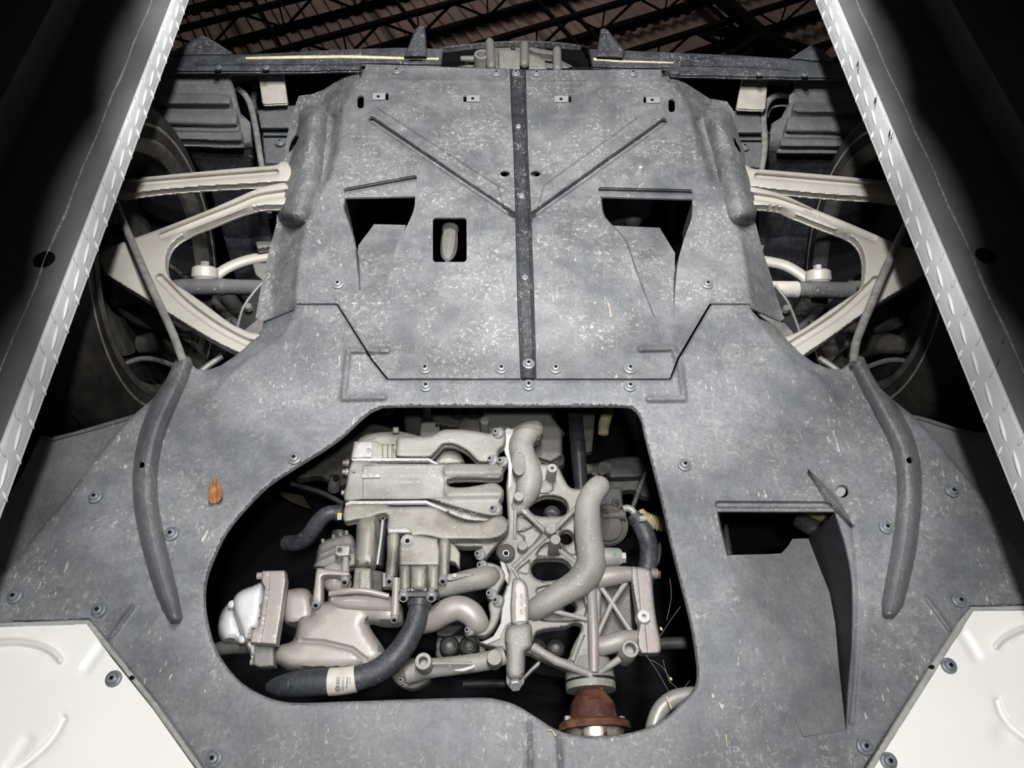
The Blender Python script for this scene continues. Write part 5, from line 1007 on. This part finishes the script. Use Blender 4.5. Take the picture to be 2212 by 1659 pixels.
cast('side_column', [(1364, 1226), (1372, 1224), (1390, 1226), (1406, 1232), (1410, 1262), (1413, 1300), (1420, 1350), (1427, 1382), (1428, 1406), (1418, 1413), (1386, 1412), (1378, 1400), (1376, 1372), (1380, 1352), (1376, 1340), (1372, 1300), (1366, 1262)], 'pink_alloy', rb, 1.066, .04, 6, .007, n=2)
cast('column_lip', [(1364, 1228), (1376, 1226), (1380, 1262), (1385, 1320), (1378, 1322), (1372, 1290), (1366, 1256)], 'pink_alloy', rb, 1.063, .01, 2, .002, curve=False)
cast('column_lip', [(1384, 1345), (1394, 1346), (1400, 1411), (1387, 1411), (1380, 1398), (1378, 1374)], 'pink_alloy', rb, 1.063, .01, 2, .002, curve=False)
tube('end_stub', [(1405, 1238, 1.085, 12), (1420, 1240, 1.085, 11)], 'cast_alloy_dull', rb, 14, 2); tube('rusty_nut', [(1414, 1240, 1.085, 9), (1426, 1241, 1.085, 9)], 'rusty_steel', rb, 6, 2)
post('eye', 1391, 1331, 1.058, 14.5, .02, 'machined_alloy', rb, 4.5)
tube('lower_boss', [(1286, 1398, 1.085, 20), (1315, 1392, 1.08, 21), (1345, 1382, 1.078, 20), (1380, 1376, 1.08, 14)], 'pink_alloy', rb, 18, 5)
tube('centre_column', [(1276, 1250, 1.082, 11), (1279, 1300, 1.075, 11), (1282, 1370, 1.072, 12), (1283, 1452, 1.075, 11)], 'pink_alloy', rb, 16, 4)
strut('brace', (1150, 1397), (1205, 1430), 10, 1.078, 'cast_alloy', rb); strut('brace', (1200, 1427), (1278, 1458), 10, 1.078, 'cast_alloy', rb); strut('brace', (1236, 1428), (1258, 1370), 6, 1.082, 'cast_alloy', rb); strut('brace', (1338, 1424), (1284, 1460), 8, 1.08, 'cast_alloy', rb)
post('ring_eye', 1362, 1401, 1.048, 19, .055, 'cast_alloy', rb, 12)
lathe('shaft_seat', P(1273, 1444, 1.11), (0, 1, -.05), [(-.012, .030), (0, .034), (.018, .0352), (.030, .0352)], 'cast_alloy', rb, 40)
# ------------------------------------------------------------------ rusty drive flange
df = thing('drive_flange', 'rusty bell-shaped drive flange at the bottom of the engine opening', 'flange', P(1277, 1540, 1.11))
ax = (0.012, 1, -.04); s1 = S(1277, 1500, 1.11); c1 = P(1275, 1466, 1.11); L = lambda v: (P(1275, v, 1.11) - c1).length
lathe('seal', c1, ax, [(L(1468), .0345), (L(1473), .0372), (L(1476), .0372), (L(1477), .017)], 'black_steel', df, 44)
lathe('bell', c1, ax, [(L(1470), 26 * s1), (L(1484), 26 * s1), (L(1490), 31 * s1), (L(1500), 33 * s1), (L(1510), 40 * s1), (L(1520), 46 * s1), (L(1535), 49 * s1), (L(1562), 51 * s1)], 'rusty_steel', df, 44, 20)
lathe('flange_ring', c1, ax, [(L(1558), 54 * s1), (L(1560), 70 * s1), (L(1566), 76 * s1), (L(1580), 78 * s1)], 'rusty_steel', df, 48)
lathe('bright_band', c1, ax, [(L(1578), 70 * s1), (L(1580), 62 * s1), (L(1600), 60 * s1), (L(1610), 58 * s1)], 'flange_steel', df, 48)
cast('paint_mark', circ(1293, 1487, 8, 5, 10), 'paint_yellow', df, 1.0925, .003, 2, .0006)
for u, v in ((1226, 1555), (1290, 1550), (1343, 1556)): lathe('flange_bolt', P(u, v, 1.088 if u == 1290 else 1.105), (0, -1, 0), [(-.012, .0045), (.004, .0045), (.005, .0038)], 'bolt_steel', df, 6)
# ------------------------------------------------------------------ curved coolant pipes with bolt flanges
e1 = thing('outlet_pipe', 'straight cast outlet pipe with a two-bolt flange beside the black plug', 'pipe', P(1010, 1250, 1.07))
tube('pipe', [(940, 1272, 1.085, 22), (975, 1264, 1.075, 23), (1015, 1254, 1.07, 24), (1050, 1247, 1.07, 24), (1062, 1244, 1.075, 20)], 'cast_alloy', e1, 20, 5, 'round')
cast('flange', [(1032, 1224), (1040, 1215), (1062, 1216), (1080, 1224), (1090, 1238), (1090, 1252), (1081, 1269), (1074, 1283), (1067, 1295), (1054, 1292), (1050, 1278), (1062, 1258), (1062, 1238), (1048, 1232)], 'cast_alloy', e1, 1.072, .022, 6, .006)
bolt(1041, 1222, 1.070, e1, 11); bolt(1061, 1283, 1.070, e1, 11); cast('fin', [(970, 1240), (1010, 1238), (1024, 1242), (1000, 1248), (968, 1254)], 'cast_alloy', e1, 1.052, .01, 2); post('fin_hole', 982, 1243, 1.0495, 5, .002, 'gasket_white', e1)
e2 = thing('outlet_elbow', 'smooth cast outlet elbow with a bolted flange above the lower arm', 'pipe', P(1000, 1320, 1.07))
tube('elbow', [(905, 1346, 1.10, 25), (935, 1338, 1.085, 26), (962, 1322, 1.072, 27), (990, 1314, 1.068, 27), (1015, 1324, 1.068, 27), (1030, 1342, 1.072, 25), (1036, 1352, 1.08, 21)], 'pump_alloy', e2, 22, 6, 'round')
cast('flange', [(1055, 1306), (1066, 1290), (1076, 1284), (1088, 1290), (1090, 1300), (1082, 1322), (1077, 1340), (1066, 1360), (1050, 1374), (1036, 1375), (1020, 1370), (1010, 1376), (1003, 1366), (1014, 1352), (1036, 1362), (1054, 1346), (1058, 1328)], 'cast_alloy', e2, 1.074, .02, 6, .007)
bolt(1075, 1298, 1.068, e2, 11); bolt(1014, 1362, 1.072, e2, 10)
# ------------------------------------------------------------------ inside the right-hand duct
tag(tube('wire_conduit', [(1735, 1092, 1.13, 16), (1765, 1104, 1.13, 20), (1790, 1118, 1.13, 22), (1815, 1140, 1.13, 22)], 'conduit_yellow', None, 16, ribs=8, ramp=.25), 'ribbed yellow conduit inside the right undertray duct', 'conduit', 'ribbed yellow conduits')
tag(tube('braided_sleeve', [(1725, 1122, 1.15, 18), (1755, 1138, 1.14, 20), (1790, 1150, 1.14, 18)], 'braid_black', None, 16, 4), 'black braided sleeve below the yellow conduit in the right duct', 'sleeve')
tag(tube('loom_end', [(1568, 1135, 1.13, 5), (1570, 1165, 1.13, 7), (1572, 1185, 1.13, 9), (1573, 1200, 1.13, 9)], 'rubber', None, 12), 'black loom end at the left edge of the right duct', 'cable')
# ------------------------------------------------------------------ leaf and bits of straw
lf = thing('dry_leaf', 'curled brown dry leaf caught in a hole of the front undertray', 'leaf', P(465, 1062, .99))
lo_ = spline([(463, 1027), (471, 1040), (480, 1052), (481, 1068), (476, 1080), (464, 1088), (453, 1084), (449, 1070), (453, 1050), (459, 1040)], 3)
sheet('blade', lo_, 'leaf_brown', lf, .992, (Rib([(463, 1028), (466, 1058), (464, 1087)], 5, .003), Rib([(470, 1045), (462, 1062)], 5, -.003)), (), .0006, 5, 2.2, tilt=lambda uv: .996 - .014 * np.abs(uv[:, 0] - 465) / 16 + .006 * (uv[:, 1] < 1045))
tube('stalk', [(463, 1028, .995, .9), (464, 1060, .993, .9), (463, 1086, .995, .7)], 'leaf_brown', lf, 6)
for i, (q, l) in enumerate((([(1568, 1588), (1569, 1600), (1571, 1614)], 'upright straw on the tray below the right duct'), ([(340, 1190), (334, 1200), (331, 1216)], 'bent straw on the left curved rib'), ([(1184, 1577), (1192, 1578), (1200, 1590)], 'bent straw on the opening rim left of the drive flange'), ([(1440, 1505), (1446, 1520), (1450, 1530)], 'straw lying on the curved grey pipe'), ([(1314, 655), (1318, 672), (1320, 686)], 'pale thread hanging on the right rear undertray half'))):
    tag(tube('straw', [(*p, .998 if i != 3 else 1.045, 1.4) for p in q], 'straw', None, 6, 3), l, 'straw', 'bits of straw')

web = thing('cobweb', 'sagging dusty cobweb threads beside the cast ring eye', 'cobweb', P(1420, 1440, 1.06))
for q in ([(1395, 1415), (1420, 1450), (1445, 1495)], [(1432, 1425), (1440, 1455), (1448, 1475)], [(1445, 1470), (1470, 1490), (1490, 1470)], [(1405, 1425), (1430, 1440), (1447, 1466)], [(1425, 1375), (1445, 1345), (1470, 1310)], [(1447, 1250), (1450, 1290), (1440, 1340)]):
    tube('thread', [(*p_, 1.06, .45) for p_ in q], 'cable_grey', web, 5, 3)
for u, v in ((1449, 1466), (1428, 1358)): tube('dust_clump', [(u - 2, v - 3, 1.06, 1.5), (u, v, 1.06, 3), (u + 2, v + 4, 1.06, 1.5)], 'straw', web, 7, 3)
